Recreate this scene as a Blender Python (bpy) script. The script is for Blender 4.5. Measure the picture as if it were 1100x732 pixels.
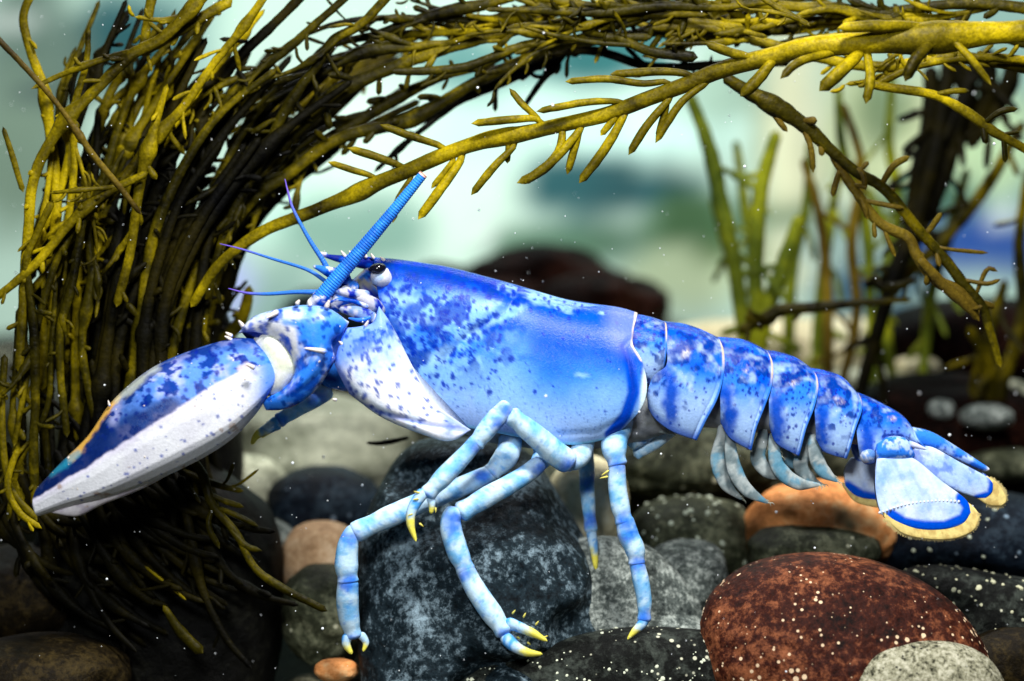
import bpy, math, random
import numpy as np
from mathutils import Vector
random.seed(7); RNG = np.random.RandomState(7)

# ------------------------------------------------------------ camera, world, lamps
for o in list(bpy.data.objects): bpy.data.objects.remove(o)
S = 0.0004            # metres per unit of the layout grid (0.4 mm)
D = 2250.0            # camera distance from the lobster, same unit
sc = bpy.context.scene
COL = sc.collection
cam_d = bpy.data.cameras.new('camera'); cam = bpy.data.objects.new('camera', cam_d); COL.objects.link(cam)
cam.location = (0, -D*S, 0); cam.rotation_euler = (math.radians(90), 0, 0)
cam_d.sensor_width = 36; cam_d.lens = 36*D/1100.0
cam_d.clip_start = 0.02; cam_d.clip_end = 50
cam_d.dof.use_dof = True; cam_d.dof.focus_distance = (D-45)*S; cam_d.dof.aperture_fstop = 3.4
sc.camera = cam
w = bpy.data.worlds.new('World'); sc.world = w; w.use_nodes = True
w.node_tree.nodes['Background'].inputs[0].default_value = (0.75, 0.9, 1.0, 1)
w.node_tree.nodes['Background'].inputs[1].default_value = 0.025
sc.view_settings.view_transform = 'Standard'; sc.view_settings.look = 'None'
sc.view_settings.exposure = 0.32; sc.view_settings.gamma = 1

def lamp(name, loc, target, size, power, color=(1, 1, 1)):
    l = bpy.data.lights.new(name, 'AREA'); l.shape = 'RECTANGLE'; l.size = size[0]; l.size_y = size[1]
    l.energy = power; l.color = color
    o = bpy.data.objects.new(name, l); COL.objects.link(o); o.location = loc
    o.rotation_euler = (Vector(target)-Vector(loc)).to_track_quat('-Z', 'Y').to_euler()
    return o
lamp('tank_lamp', (0.10, -0.42, 0.58), (0.0, 0.0, -0.02), (0.14, 0.09), 8.2, (1, 0.98, 0.95))
lamp('front_lamp', (-0.15, -0.95, 0.35), (0.0, 0.0, -0.02), (0.16, 0.12), 4.7, (0.95, 0.98, 1))
lamp('backdrop_fill', (0.0, 0.62, 0.95), (0, 1.28, 0.06), (1.3, 0.25), 18, (1, 1, 1))  # unseen light added only to brighten the backdrop

# ------------------------------------------------------------ helpers
def P(x, y, d=0.0):
    k = (D+d)/D
    return ((x-550)*S*k, d*S, (366-y)*S*k)

def _hash(i, j, k, seed):
    n = (i.astype(np.int64)*374761393 + j.astype(np.int64)*668265263 + k.astype(np.int64)*2147483647 + seed*144665) & 0x7fffffff
    n = ((n ^ (n >> 13))*1274126177) & 0x7fffffff
    n = (n ^ (n >> 16)) & 0xffff
    return n/65535.0

def vnoise(x, y, z, s, seed=0):
    x = np.asarray(x)/s; y = np.asarray(y)/s; z = np.asarray(z)/s
    i, j, k = np.floor(x), np.floor(y), np.floor(z)
    fx, fy, fz = x-i, y-j, z-k
    fx = fx*fx*(3-2*fx); fy = fy*fy*(3-2*fy); fz = fz*fz*(3-2*fz)
    r = 0
    for a in (0, 1):
        for b in (0, 1):
            for c in (0, 1):
                r = r + (fx if a else 1-fx)*(fy if b else 1-fy)*(fz if c else 1-fz)*_hash(i+a, j+b, k+c, seed)
    return r

def fbm(x, y, z, s, seed=0, o=4):
    r = 0; amp = 0.5; tot = 0
    for q in range(o):
        r = r+amp*vnoise(x, y, z, s, seed+q*17); tot += amp; amp *= 0.5; s *= 0.5
    return r/tot

def sm(v, a, b):
    t = np.clip((v-a)/(b-a), 0, 1); return t*t*(3-2*t)

def mix(c1, c2, m):
    c1 = np.asarray(c1, float); c2 = np.asarray(c2, float); m = np.asarray(m)[..., None]
    return c1*(1-m)+c2*m

def seg_dist(x, y, pts):
    best = np.full(np.shape(x), 1e9)
    for (a, b), (c, e) in zip(pts[:-1], pts[1:]):
        vx, vy = c-a, e-b; L2 = vx*vx+vy*vy+1e-9
        t = np.clip(((x-a)*vx+(y-b)*vy)/L2, 0, 1)
        best = np.minimum(best, np.hypot(x-a-t*vx, y-b-t*vy))
    return best

def spots(x, y, n, box, r0, r1, seed, keep=None):
    rg = np.random.RandomState(seed); best = np.zeros(np.shape(x))
    for q in range(n):
        px = rg.uniform(box[0], box[2]); py = rg.uniform(box[1], box[3]); r = rg.uniform(r0, r1); kk = rg.rand()
        if keep is not None and kk > keep(px, py): continue
        ds = np.hypot((x-px), (y-py)*rg.uniform(.8, 1.2))
        best = np.maximum(best, 1-sm(ds, r*0.6, r*1.25))
    return best

def curve(pts, n):
    p = np.array(pts, float)
    if len(p) == 2:
        t = np.linspace(0, 1, n)[:, None]; return p[0]*(1-t)+p[1]*t
    q = np.vstack([2*p[0]-p[1], p, 2*p[-1]-p[-2]])
    out = []
    for i in range(1, len(q)-2):
        for t in np.linspace(0, 1, 24, endpoint=False):
            a, b, c, e = q[i-1], q[i], q[i+1], q[i+2]
            out.append(0.5*((2*b)+(-a+c)*t+(2*a-5*b+4*c-e)*t*t+(-a+3*b-3*c+e)*t**3))
    out.append(p[-1]); out = np.array(out)
    L = np.r_[0, np.cumsum(np.linalg.norm(np.diff(out, axis=0), axis=1))]
    s = np.linspace(0, L[-1], n)
    return np.stack([np.interp(s, L, out[:, k]) for k in range(out.shape[1])], 1)

def tag(o, label=None, cat=None, group=None, kind=None):
    if label: o['label'] = label
    if cat in ('stone', 'boulder') and not group: group = 'stones on the tank floor'
    if cat == 'seaweed' and not group: group = 'seaweed growing and drifting in the tank'
    if cat: o['category'] = cat
    if group: o['group'] = group
    if kind: o['kind'] = kind
    return o

def mesh_obj(name, verts, faces, mat, parent=None, cols=None, smooth=True):
    me = bpy.data.meshes.new(name); me.from_pydata([tuple(v) for v in verts], [], faces)
    if smooth: me.polygons.foreach_set('use_smooth', [True]*len(me.polygons))
    if cols is not None:
        a = me.color_attributes.new('Col', 'FLOAT_COLOR', 'POINT')
        c = np.ones((len(verts), 4)); c[:, :3] = np.clip(cols, 0, 1); a.data.foreach_set('color', c.ravel())
    me.materials.append(mat); me.update()
    o = bpy.data.objects.new(name, me); COL.objects.link(o)
    if parent is not None: o.parent = parent; o.matrix_parent_inverse = parent.matrix_world.inverted()
    return o

def empty(name, loc, label, cat, group=None):
    o = bpy.data.objects.new(name, None); COL.objects.link(o); o.location = loc; o.empty_display_size = 0.01
    bpy.context.view_layer.update()
    return tag(o, label, cat, group)

def to_world(x, y, d, d0):
    """layout grid -> metres, the whole shape scaled once for its distance d0"""
    k = (D+d0)/D
    return np.stack([(x-550)*S*k, (d)*S+0*x, (366-y)*S*k], -1)

def plate(name, top, bot, left, right, W, mat, parent=None, nu=60, nv=30, amax=2.6, pw=0.8, d0=0.0,
          prof=None, wu=None, lean=None, paint=None, disp=None, solid=0.0, weld=True):
    """Surface spanned between four traced edges and rounded out in depth on both sides."""
    T = curve(top, nu); B = curve(bot, nu)
    a = np.linspace(0, amax, nv); v = (1-np.cos(a))/(1-math.cos(amax))
    def edge(c, p0, p1):
        e = curve(c, 80); L = np.linspace(0, 1, 80)
        # arc length fraction = v
        ex = np.stack([np.interp(v, L, e[:, 0]), np.interp(v, L, e[:, 1])], 1)
        ex = ex + (p0-ex[0])*(1-v)[:, None] + (p1-ex[-1])*v[:, None]
        return ex
    Lf = edge(left, T[0], B[0]); R = edge(right, T[-1], B[-1])
    u = np.linspace(0, 1, nu)
    U, V = np.meshgrid(u, v, indexing='ij')
    Sx = []
    for k in (0, 1):
        q = (1-V)*T[:, k][:, None]+V*B[:, k][:, None]+(1-U)*Lf[:, k][None, :]+U*R[:, k][None, :]
        q -= (1-U)*(1-V)*T[0, k]+U*(1-V)*T[-1, k]+(1-U)*V*B[0, k]+U*V*B[-1, k]
        Sx.append(q)
    X, Y = Sx
    A = np.broadcast_to(a[None, :], U.shape)
    base = np.sin(np.clip(A, 0, math.pi))**pw if prof is None else prof(U, V)
    wuv = np.ones_like(U) if wu is None else wu(U)
    dep = W*base*wuv
    ln = 0 if lean is None else lean(X, Y)
    near = -dep + ln + d0; far = dep*0.95 + ln + d0
    if disp is not None: near = near + disp(X, Y, U, V)*(np.sin(np.clip(A, 0, math.pi))**.5)
    Xa = np.concatenate([X[:, ::-1], X[:, 1:]], 1); Ya = np.concatenate([Y[:, ::-1], Y[:, 1:]], 1)
    Da = np.concatenate([far[:, ::-1], near[:, 1:]], 1)
    Ua = np.concatenate([U[:, ::-1], U[:, 1:]], 1); Va = np.concatenate([V[:, ::-1], V[:, 1:]], 1)
    near_a = np.concatenate([np.zeros_like(X), np.ones_like(X[:, 1:])], 1)
    n, m = Xa.shape
    vw = to_world(Xa, Ya, Da, d0).reshape(-1, 3)
    idx = np.arange(n*m).reshape(n, m)
    f = np.stack([idx[:-1, :-1], idx[:-1, 1:], idx[1:, 1:], idx[1:, :-1]], -1).reshape(-1, 4)
    cols = None
    if paint is not None: cols = paint(Xa.ravel(), Ya.ravel(), Da.ravel(), Ua.ravel(), Va.ravel(), near_a.ravel())
    o = mesh_obj(name, vw, f.tolist(), mat, parent, cols)
    if solid:
        md = o.modifiers.new('thick', 'SOLIDIFY'); md.thickness = solid*S; md.offset = 0
    elif weld:
        import bmesh
        bm = bmesh.new(); bm.from_mesh(o.data); bmesh.ops.remove_doubles(bm, verts=bm.verts, dist=0.00002)
        if (bm.edges):
            bo = [e for e in bm.edges if e.is_boundary]
            if bo: bmesh.ops.holes_fill(bm, edges=bo, sides=0)
        bmesh.ops.recalc_face_normals(bm, faces=bm.faces)
        bm.to_mesh(o.data); bm.free()
    return o

def tube_data(pts, radii, n=40, capf=1.0, k=12, flat=1.0, px=True, rough=0.0, seed=0, capr=True, ring=0, ringamp=0.0):
    """pts [(x,y,d)...] swept with radii (interpolated); returns verts(px units), faces, t, ang"""
    c = curve([tuple(map(float, p)) for p in pts], n)
    t = np.linspace(0, 1, n)
    r = np.interp(t, np.linspace(0, 1, len(radii)), radii) if not callable(radii) else radii(t)
    if ring: r = r*(1+ringamp*np.sin(t*ring*2*math.pi))
    if capr:
        L = np.linalg.norm(np.diff(c, axis=0), axis=1).sum()
        e0 = np.clip(t*L/max(r[0]*capf, .1), 0, 1); e1 = np.clip((1-t)*L/max(r[-1]*capf, .1), 0, 1)
        r = r*np.sqrt(1-(1-e0)**2+1e-4)*np.sqrt(1-(1-e1)**2+1e-4)
    tg = np.gradient(c, axis=0); tg /= np.linalg.norm(tg, axis=1)[:, None]+1e-9
    ref = np.array([0, 0, 1.0]); n1 = np.cross(tg, ref)
    bad = np.linalg.norm(n1, axis=1) < .15
    n1[bad] = np.cross(tg[bad], [1.0, 0, 0]); n1 /= np.linalg.norm(n1, axis=1)[:, None]
    n2 = np.cross(tg, n1)
    ang = np.linspace(0, 2*math.pi, k, endpoint=False)
    V = c[:, None, :]+r[:, None, None]*(np.cos(ang)[None, :, None]*n1[:, None, :]+flat*np.sin(ang)[None, :, None]*n2[:, None, :])
    if rough:
        g = (fbm(V[..., 0], V[..., 1], V[..., 2], max(np.mean(r)*1.6, 2), seed, 3)-.5)*2
        V = V+(V-c[:, None, :])*g[..., None]*rough
    V = V.reshape(-1, 3)
    idx = np.arange(n*k).reshape(n, k); j = np.roll(idx, -1, 1)
    f = np.stack([idx[:-1], idx[1:], j[1:], j[:-1]], -1).reshape(-1, 4).tolist()
    f.append(idx[0][::-1].tolist()); f.append(idx[-1].tolist())
    return V, f, np.repeat(t, k), np.tile(ang, n)

def px3(V):
    k = (D+V[:, 2])/D
    return np.stack([(V[:, 0]-550)*S*k, V[:, 2]*S, (366-V[:, 1])*S*k], 1)

def tube(name, pts, radii, mat, parent=None, paint=None, **kw):
    V, f, t, a = tube_data(pts, radii, **kw)
    cols = paint(V[:, 0], V[:, 1], V[:, 2], t, a) if paint is not None else None
    return mesh_obj(name, px3(V), f, mat, parent, cols)

# ------------------------------------------------------------ materials
def mat_new(name):
    m = bpy.data.materials.new(name); m.use_nodes = True
    nt = m.node_tree; b = nt.nodes['Principled BSDF']
    return m, nt, b
def nd(nt, t, **kw):
    n = nt.nodes.new(t)
    for k, v in kw.items():
        if k.startswith('i_'):
            key = k[2:].replace('_', ' ')
            n.inputs[key].default_value = v
        else: setattr(n, k, v)
    return n

def painted(name, rough=0.35, bump=0.25, bscale=900, spec=0.5, sss=0.0, var=0.18, vscale=350, trans=0.0):
    """pigment comes from the mesh's own colour attribute, fine grain and relief from noise"""
    m, nt, b = mat_new(name); L = nt.links.new
    at = nd(nt, 'ShaderNodeAttribute', attribute_name='Col')
    tc = nd(nt, 'ShaderNodeTexCoord')
    n1 = nd(nt, 'ShaderNodeTexNoise', i_Scale=vscale, i_Detail=5.0, i_Roughness=.65)
    L(tc.outputs['Object'], n1.inputs['Vector'])
    mr = nd(nt, 'ShaderNodeMapRange'); mr.inputs[1].default_value = .3; mr.inputs[2].default_value = .7
    mr.inputs[3].default_value = 1-var; mr.inputs[4].default_value = 1+var*.6
    L(n1.outputs['Fac'], mr.inputs[0])
    vm = nd(nt, 'ShaderNodeVectorMath', operation='SCALE')
    L(at.outputs['Color'], vm.inputs[0]); L(mr.outputs[0], vm.inputs['Scale'])
    L(vm.outputs[0], b.inputs['Base Color'])
    n2 = nd(nt, 'ShaderNodeTexNoise', i_Scale=bscale, i_Detail=4.0, i_Roughness=.6)
    L(tc.outputs['Object'], n2.inputs['Vector'])
    bp = nd(nt, 'ShaderNodeBump', i_Strength=bump, i_Distance=0.0006)
    L(n2.outputs['Fac'], bp.inputs['Height']); L(bp.outputs[0], b.inputs['Normal'])
    r2 = nd(nt, 'ShaderNodeMapRange'); r2.inputs[3].default_value = rough-.08; r2.inputs[4].default_value = rough+.15
    L(n1.outputs['Fac'], r2.inputs[0]); L(r2.outputs[0], b.inputs['Roughness'])
    b.inputs['Specular IOR Level'].default_value = spec
    if sss:
        b.inputs['Subsurface Weight'].default_value = sss; b.inputs['Subsurface Scale'].default_value = 0.002
        b.inputs['Subsurface Radius'].default_value = (1, 1, 1)
    if trans: b.inputs['Alpha'].default_value = 1-trans
    return m
M_SHELL = painted('lobster_shell', .22, .26, 1100, .085, 0.0, .14, 700)
M_SOFT = painted('lobster_soft_skin', .45, .3, 1500, .35, 0.0, .2, 500)
M_FIN = painted('lobster_swimmeret', .35, .3, 1500, .4, 0.0, .2, 600, trans=.12)
M_EYE, _, b_ = mat_new('lobster_eye_black'); b_.inputs['Base Color'].default_value = (.004, .004, .008, 1); b_.inputs['Roughness'].default_value = .12

def weed_mat(name, c1, c2, c3, rough=.42):
    m, nt, b = mat_new(name); L = nt.links.new
    tc = nd(nt, 'ShaderNodeTexCoord')
    n = nd(nt, 'ShaderNodeTexNoise', i_Scale=26.0, i_Detail=6.0, i_Roughness=.65); L(tc.outputs['Object'], n.inputs['Vector'])
    cr = nd(nt, 'ShaderNodeValToRGB'); e = cr.color_ramp.elements
    e[0].position = .36; e[0].color = (*c1, 1); e[1].position = .64; e[1].color = (*c3, 1)
    q = e.new(.5); q.color = (*c2, 1)
    L(n.outputs['Fac'], cr.inputs[0])
    n3 = nd(nt, 'ShaderNodeTexNoise', i_Scale=900.0, i_Detail=3.0); L(tc.outputs['Object'], n3.inputs['Vector'])
    mx = nd(nt, 'ShaderNodeMix', data_type='RGBA', blend_type='MULTIPLY'); mx.inputs[0].default_value = .5
    L(cr.outputs[0], mx.inputs[6])
    r3 = nd(nt, 'ShaderNodeMapRange'); r3.inputs[1].default_value = .35; r3.inputs[2].default_value = .6; r3.inputs[3].default_value = .45; r3.inputs[4].default_value = 1.15
    L(n3.outputs['Fac'], r3.inputs[0]); L(r3.outputs[0], mx.inputs[7]); L(mx.outputs[2], b.inputs['Base Color'])
    n2 = nd(nt, 'ShaderNodeTexNoise', i_Scale=450.0, i_Detail=4.0); L(tc.outputs['Object'], n2.inputs['Vector'])
    bp = nd(nt, 'ShaderNodeBump', i_Strength=.5, i_Distance=.001); L(n2.outputs['Fac'], bp.inputs['Height']); L(bp.outputs[0], b.inputs['Normal'])
    b.inputs['Roughness'].default_value = rough; b.inputs['Specular IOR Level'].default_value = .06
    return m
W_GOLD = weed_mat('wrack_golden', (.014, .011, .0005), (.11, .085, .0015), (.40, .30, .003))
W_OLIVE = weed_mat('wrack_olive', (.003, .0026, .0003), (.030, .025, .0008), (.17, .13, .002))
W_DARK_SHADE = weed_mat('wrack_dark_shade', (.0003, .0003, .0002), (.0035, .003, .0003), (.016, .0125, .0006), .6)  # near-black wrack: shade inside the clump put into the frond colour
W_TIP = weed_mat('wrack_brown', (.03, .02, .003), (.09, .06, .006), (.17, .12, .01))
W_GREEN = weed_mat('weed_green', (.03, .05, .005), (.10, .13, .01), (.28, .30, .01))

def rock_mat(name, dark, mid, light, scale=60, speck=None, speck_scale=260, speck_amt=.5, bump=.8, contrast=.18, patch=None, rough=.55, fine=300, fw=.6):
    m, nt, b = mat_new(name); L = nt.links.new
    tc = nd(nt, 'ShaderNodeTexCoord')
    n = nd(nt, 'ShaderNodeTexNoise', i_Scale=float(scale), i_Detail=9.0, i_Roughness=.72, i_Distortion=.3); L(tc.outputs['Object'], n.inputs['Vector'])
    cr = nd(nt, 'ShaderNodeValToRGB'); e = cr.color_ramp.elements
    e[0].position = .5-contrast; e[0].color = (*dark, 1); e[1].position = .5+contrast; e[1].color = (*light, 1)
    q = e.new(.5); q.color = (*mid, 1)
    nf = nd(nt, 'ShaderNodeTexNoise', i_Scale=float(fine), i_Detail=6.0, i_Roughness=.75); L(tc.outputs['Object'], nf.inputs['Vector'])
    av = nd(nt, 'ShaderNodeMath', operation='MULTIPLY_ADD'); L(nf.outputs['Fac'], av.inputs[0]); av.inputs[1].default_value = fw
    sc1 = nd(nt, 'ShaderNodeMath', operation='MULTIPLY_ADD'); L(n.outputs['Fac'], sc1.inputs[0]); sc1.inputs[1].default_value = 1.0; sc1.inputs[2].default_value = -.5*fw
    L(sc1.outputs[0], av.inputs[2]); L(av.outputs[0], cr.inputs[0])
    last = cr.outputs[0]
    if patch:
        pn = nd(nt, 'ShaderNodeTexNoise', i_Scale=patch[1], i_Detail=4.0); L(tc.outputs['Object'], pn.inputs['Vector'])
        pr = nd(nt, 'ShaderNodeMapRange'); pr.inputs[1].default_value = patch[2]; pr.inputs[2].default_value = patch[2]+.08; L(pn.outputs['Fac'], pr.inputs[0])
        mx = nd(nt, 'ShaderNodeMix', data_type='RGBA'); L(pr.outputs[0], mx.inputs[0]); L(last, mx.inputs[6]); mx.inputs[7].default_value = (*patch[0], 1)
        last = mx.outputs[2]
    if speck:
        vo = nd(nt, 'ShaderNodeTexVoronoi', i_Scale=float(speck_scale)); L(tc.outputs['Object'], vo.inputs['Vector'])
        sn = nd(nt, 'ShaderNodeTexNoise', i_Scale=float(speck_scale)*.12, i_Detail=3.0); L(tc.outputs['Object'], sn.inputs['Vector'])
        th = nd(nt, 'ShaderNodeMapRange'); th.inputs[1].default_value = .35; th.inputs[2].default_value = .7
        th.inputs[3].default_value = -.05; th.inputs[4].default_value = .42*speck_amt; L(sn.outputs['Fac'], th.inputs[0])
        sb = nd(nt, 'ShaderNodeMath', operation='SUBTRACT'); L(th.outputs[0], sb.inputs[0]); L(vo.outputs['Distance'], sb.inputs[1])
        ml = nd(nt, 'ShaderNodeMath', operation='MULTIPLY', use_clamp=True); L(sb.outputs[0], ml.inputs[0]); ml.inputs[1].default_value = 14
        mx = nd(nt, 'ShaderNodeMix', data_type='RGBA'); L(ml.outputs[0], mx.inputs[0]); L(last, mx.inputs[6]); mx.inputs[7].default_value = (*speck, 1)
        last = mx.outputs[2]
    L(last, b.inputs['Base Color'])
    n2 = nd(nt, 'ShaderNodeTexNoise', i_Scale=scale*5.0, i_Detail=8.0, i_Roughness=.7); L(tc.outputs['Object'], n2.inputs['Vector'])
    bp = nd(nt, 'ShaderNodeBump', i_Strength=bump, i_Distance=.002); L(n2.outputs['Fac'], bp.inputs['Height']); L(bp.outputs[0], b.inputs['Normal'])
    b.inputs['Roughness'].default_value = rough; b.inputs['Specular IOR Level'].default_value = .10
    return m
R_BOULDER = rock_mat('rock_blue_black', (.0008, .0025, .004), (.012, .024, .032), (.26, .36, .42), 34, contrast=.24, fine=300, fw=1.0, bump=1.0)
R_GREY = rock_mat('rock_grey', (.010, .014, .014), (.10, .12, .11), (.52, .57, .52), 60, contrast=.22, fine=420, fw=1.1)
R_BLACK = rock_mat('rock_black_speckled', (.001, .0013, .001), (.005, .006, .005), (.05, .06, .05), 60, speck=(.6, .6, .45), speck_scale=210, speck_amt=.75)
R_RED = rock_mat('rock_red_brown', (.004, .0008, .0004), (.040, .008, .004), (.26, .085, .035), 24, speck=(.75, .55, .35), speck_scale=300, speck_amt=.95, contrast=.24, fine=260, fw=1.2)
R_GRANITE = rock_mat('rock_pale_granite', (.02, .02, .012), (.34, .33, .22), (.62, .60, .46), 120, speck=(.02, .02, .016), speck_scale=420, speck_amt=1.0, contrast=.22, fine=520, fw=1.6, patch=((.7, .35, .05), 30., .70))
R_ORANGE = rock_mat('rock_orange', (.30, .10, .03), (.80, .32, .10), (.88, .58, .28), 25, contrast=.2, patch=((.03, .035, .02), 14., .60))
R_OLIVE = rock_mat('rock_olive', (.006, .007, .004), (.035, .04, .022), (.20, .21, .13), 30, speck=(.5, .5, .35), speck_scale=120, speck_amt=.5)
R_BEIGE = rock_mat('rock_beige', (.25, .13, .06), (.55, .34, .18), (.75, .55, .35), 25)
R_PALE = rock_mat('rock_pale_olive', (.14, .15, .10), (.40, .42, .30), (.68, .70, .52), 14, contrast=.16)
R_CREAM = rock_mat('rock_cream', (.40, .34, .18), (.75, .68, .42), (.85, .82, .6), 30)
R_NAVY = rock_mat('rock_navy', (.001, .002, .004), (.003, .007, .014), (.03, .05, .07), 35, speck=(.2, .28, .36), speck_scale=100, speck_amt=.4)
R_MAROON = rock_mat('rock_maroon', (.0006, .0004, .0003), (.0025, .0010, .0008), (.022, .007, .004), 18)
R_MAROON.node_tree.nodes['Principled BSDF'].inputs['Specular IOR Level'].default_value = .02
R_BROWN = rock_mat('rock_brown', (.0015, .001, .0004), (.009, .006, .002), (.05, .034, .010), 30)
R_SHADE = rock_mat('rock_shade_black', (.0006, .0006, .0005), (.002, .002, .0015), (.012, .012, .008), 40)  # near-black: shade behind the wrack and at lower left, given as colour
R_PEBBLE = rock_mat('gravel', (.003, .003, .002), (.015, .015, .010), (.12, .115, .075), 22)

# ------------------------------------------------------------ the setting
def grid_obj(name, nx, ny, fx, mat, cols=None, kind='structure'):
    vs = []; 
    for j in range(ny):
        for i in range(nx): vs.append(fx(i/(nx-1), j/(ny-1)))
    f = [(j*nx+i, j*nx+i+1, (j+1)*nx+i+1, (j+1)*nx+i) for j in range(ny-1) for i in range(nx-1)]
    o = mesh_obj(name, vs, f, mat, None, cols); tag(o, kind=kind); return o

def floor_z(x, y):
    return -0.172 + 0.155*max(0, min(1, (y-0.0)/0.75)) + .012*math.sin(x*9)*max(0, min(1, y*2))
def ff(u, v):
    x = -1.6+3.2*u; y = -0.45+1.75*v
    n = float(fbm(np.array([x]), np.array([y]), np.array([0.]), .12, 3)[0])
    return (x, y, floor_z(x, y)-.012+(n-.5)*.03)
grid_obj('gravel_bed', 160, 90, ff, R_PEBBLE)

WD = 1.28
m_backdrop = painted('backdrop_paint', .6, .1, 30, .2, 0, .06, 6)  # stand-in for the blurred room beyond the tank, painted as blotches
def backdrop_cols(nx, nz):
    u, v = np.meshgrid(np.linspace(0, 1, nx), np.linspace(0, 1, nz))
    x = -1.9+3.8*u; z = -1.0+2.2*v
    k = (D*S+WD)/(D*S)
    px = 550+x/S/k; py = 366-z/S/k                   # where each backdrop point lies on the layout grid
    c = np.zeros(px.shape+(3,)) + np.array([.42, .60, .50])
    n = fbm(px, py, 0*px, 170, 5, 3)
    c = mix(c, (.16, .30, .27), sm(n, .46, .62)*.8)
    def blob(cx, cy, rx, ry, col, s=1.0, e=.45):
        nonlocal c
        q = np.hypot((px-cx)/rx, (py-cy)/ry)+(fbm(px, py, 0*px+cx, 45, 8, 3)-.5)*.9
        c = mix(c, col, (1-sm(q, 1-e, 1+e))*s)
    blob(430, 200, 150, 100, (.62, .84, .70)); blob(560, 120, 120, 60, (.50, .74, .64)); blob(700, 145, 90, 26, (.60, .90, .80), 1, .3)
    blob(640, 200, 95, 34, (.015, .09, .10), 1, .25); blob(720, 205, 60, 18, (.012, .08, .09), 1, .25); blob(745, 245, 60, 36, (.05, .13, .05), 1, .25); blob(600, 262, 90, 26, (.08, .18, .11), 1, .3)
    blob(640, 60, 120, 34, (.02, .14, .14), 1, .3); blob(500, 70, 60, 30, (.10, .26, .24), 1, .3); blob(130, 45, 60, 50, (.008, .07, .08), 1, .3); blob(30, 60, 60, 120, (.09, .15, .12)); blob(10, 30, 40, 12, (.35, .42, .38), 1, .2)
    blob(20, 170, 60, 90, (.15, .23, .17)); blob(60, 105, 60, 12, (.06, .10, .09), 1, .3); blob(222, 300, 50, 45, (.40, .46, .85)); blob(300, 230, 60, 40, (.55, .84, .70)); blob(380, 250, 80, 40, (.22, .40, .32), 1, .3)
    blob(850, 180, 38, 150, (.66, .70, .46), 1, .25); blob(812, 180, 12, 150, (.34, .44, .30), 1, .25); blob(925, 170, 40, 110, (.50, .60, .34), 1, .3); blob(985, 160, 46, 80, (.62, .72, .42), 1, .3); blob(1065, 150, 46, 56, (.44, .62, .36), 1, .3)
    blob(1060, 262, 80, 36, (.02, .08, .32), 1, .3); blob(1000, 215, 60, 22, (.04, .14, .09), 1, .3); blob(900, 262, 60, 30, (.30, .44, .40), 1, .3); blob(870, 232, 60, 16, (.10, .18, .10), 1, .3); blob(950, 120, 30, 40, (.04, .10, .04), .8, .3)
    blob(745, 300, 70, 30, (.46, .58, .36), 1, .3); blob(930, 310, 70, 26, (.03, .10, .17), 1, .3); blob(770, 100, 40, 60, (.30, .46, .36), 1, .3); blob(790, 275, 40, 12, (.12, .2, .08), 1, .3)
    st = fbm(px*3, py*.4, 0*px, 130, 77, 3); c = mix(c, c*.55, sm(st, .5, .62)*sm(px, 560, 700)*.6)
    for (a_, b_) in ((240, 260), (330, 300), (470, 130), (520, 250), (590, 40), (735, 60), (905, 210), (1010, 110), (1080, 230), (880, 130), (690, 90)):
        blob(a_, b_, 14, 9, (.80, .92, .86), .8, .3)
    return c.reshape(-1, 3)
grid_obj('backdrop', 200, 120, lambda u, v: (-1.9+3.8*u, WD, -1.0+2.2*v), m_backdrop, backdrop_cols(200, 120))

# ------------------------------------------------------------ rocks
def rock(name, cx, cy, d, rx, ry, rd, mat, label, cat='stone', seed=0, amp=.16, e=2.0, rot=0.0, group=None, lift=0, sub=5):
    """a stone centred at a grid point, d behind the lobster; rx, ry, rd are its half sizes"""
    import bmesh
    bm = bmesh.new(); bmesh.ops.create_icosphere(bm, subdivisions=sub, radius=1)
    P0 = np.array([v.co[:] for v in bm.verts]); fs = [[v.index for v in f.verts] for f in bm.faces]; bm.free()
    q = np.sign(P0)*np.abs(P0)**(2.0/e); nrm = q
    n = fbm(P0[:, 0]+seed*3.1, P0[:, 1]+5, P0[:, 2], .9, seed, 2)-.5
    n2 = fbm(P0[:, 0]+seed*3.1, P0[:, 1]+5, P0[:, 2], .28, seed+5, 4)-.5
    q = q*(1+amp*2.2*n+amp*.55*n2)[:, None]
    x, z = q[:, 0]*rx, q[:, 2]*ry
    cr, sr = math.cos(rot), math.sin(rot)
    X = x*cr-z*sr; Z = x*sr+z*cr
    V = np.stack([X*S, q[:, 1]*rd*S, Z*S], 1)
    o = mesh_obj(name, V, fs, mat); k = (D+d)/D
    o.location = P(cx, cy, d); o.scale = (k, k, k)
    tag(o, label, cat, group)
    return o

def traced_rock(name, top, bot, left, right, W, mat, label, d0, seed=0, amp=9, lean=None, paint=None, cat='stone', nu=150, nv=90, rid=0.0):
    def dp(X, Y, U, V):
        return -rid*sm(np.abs(fbm(X, Y, 0*X+3, 110, seed+8, 2)-.5), 0, .12)*14 + (fbm(X, Y, 0*X, 60, seed, 5)-.5)*-amp*2.2 - amp*.5*np.abs(fbm(X, Y, 0*X+9, 25, seed+3, 3)-.5)
    o = plate(name, top, bot, left, right, W, mat, None, nu=nu, nv=nv, amax=math.pi, pw=.75, d0=d0, wu=lambda u: np.sin(np.clip(u, 0, 1)*math.pi)**.55, lean=lean, disp=dp)
    return tag(o, label, cat)

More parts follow.
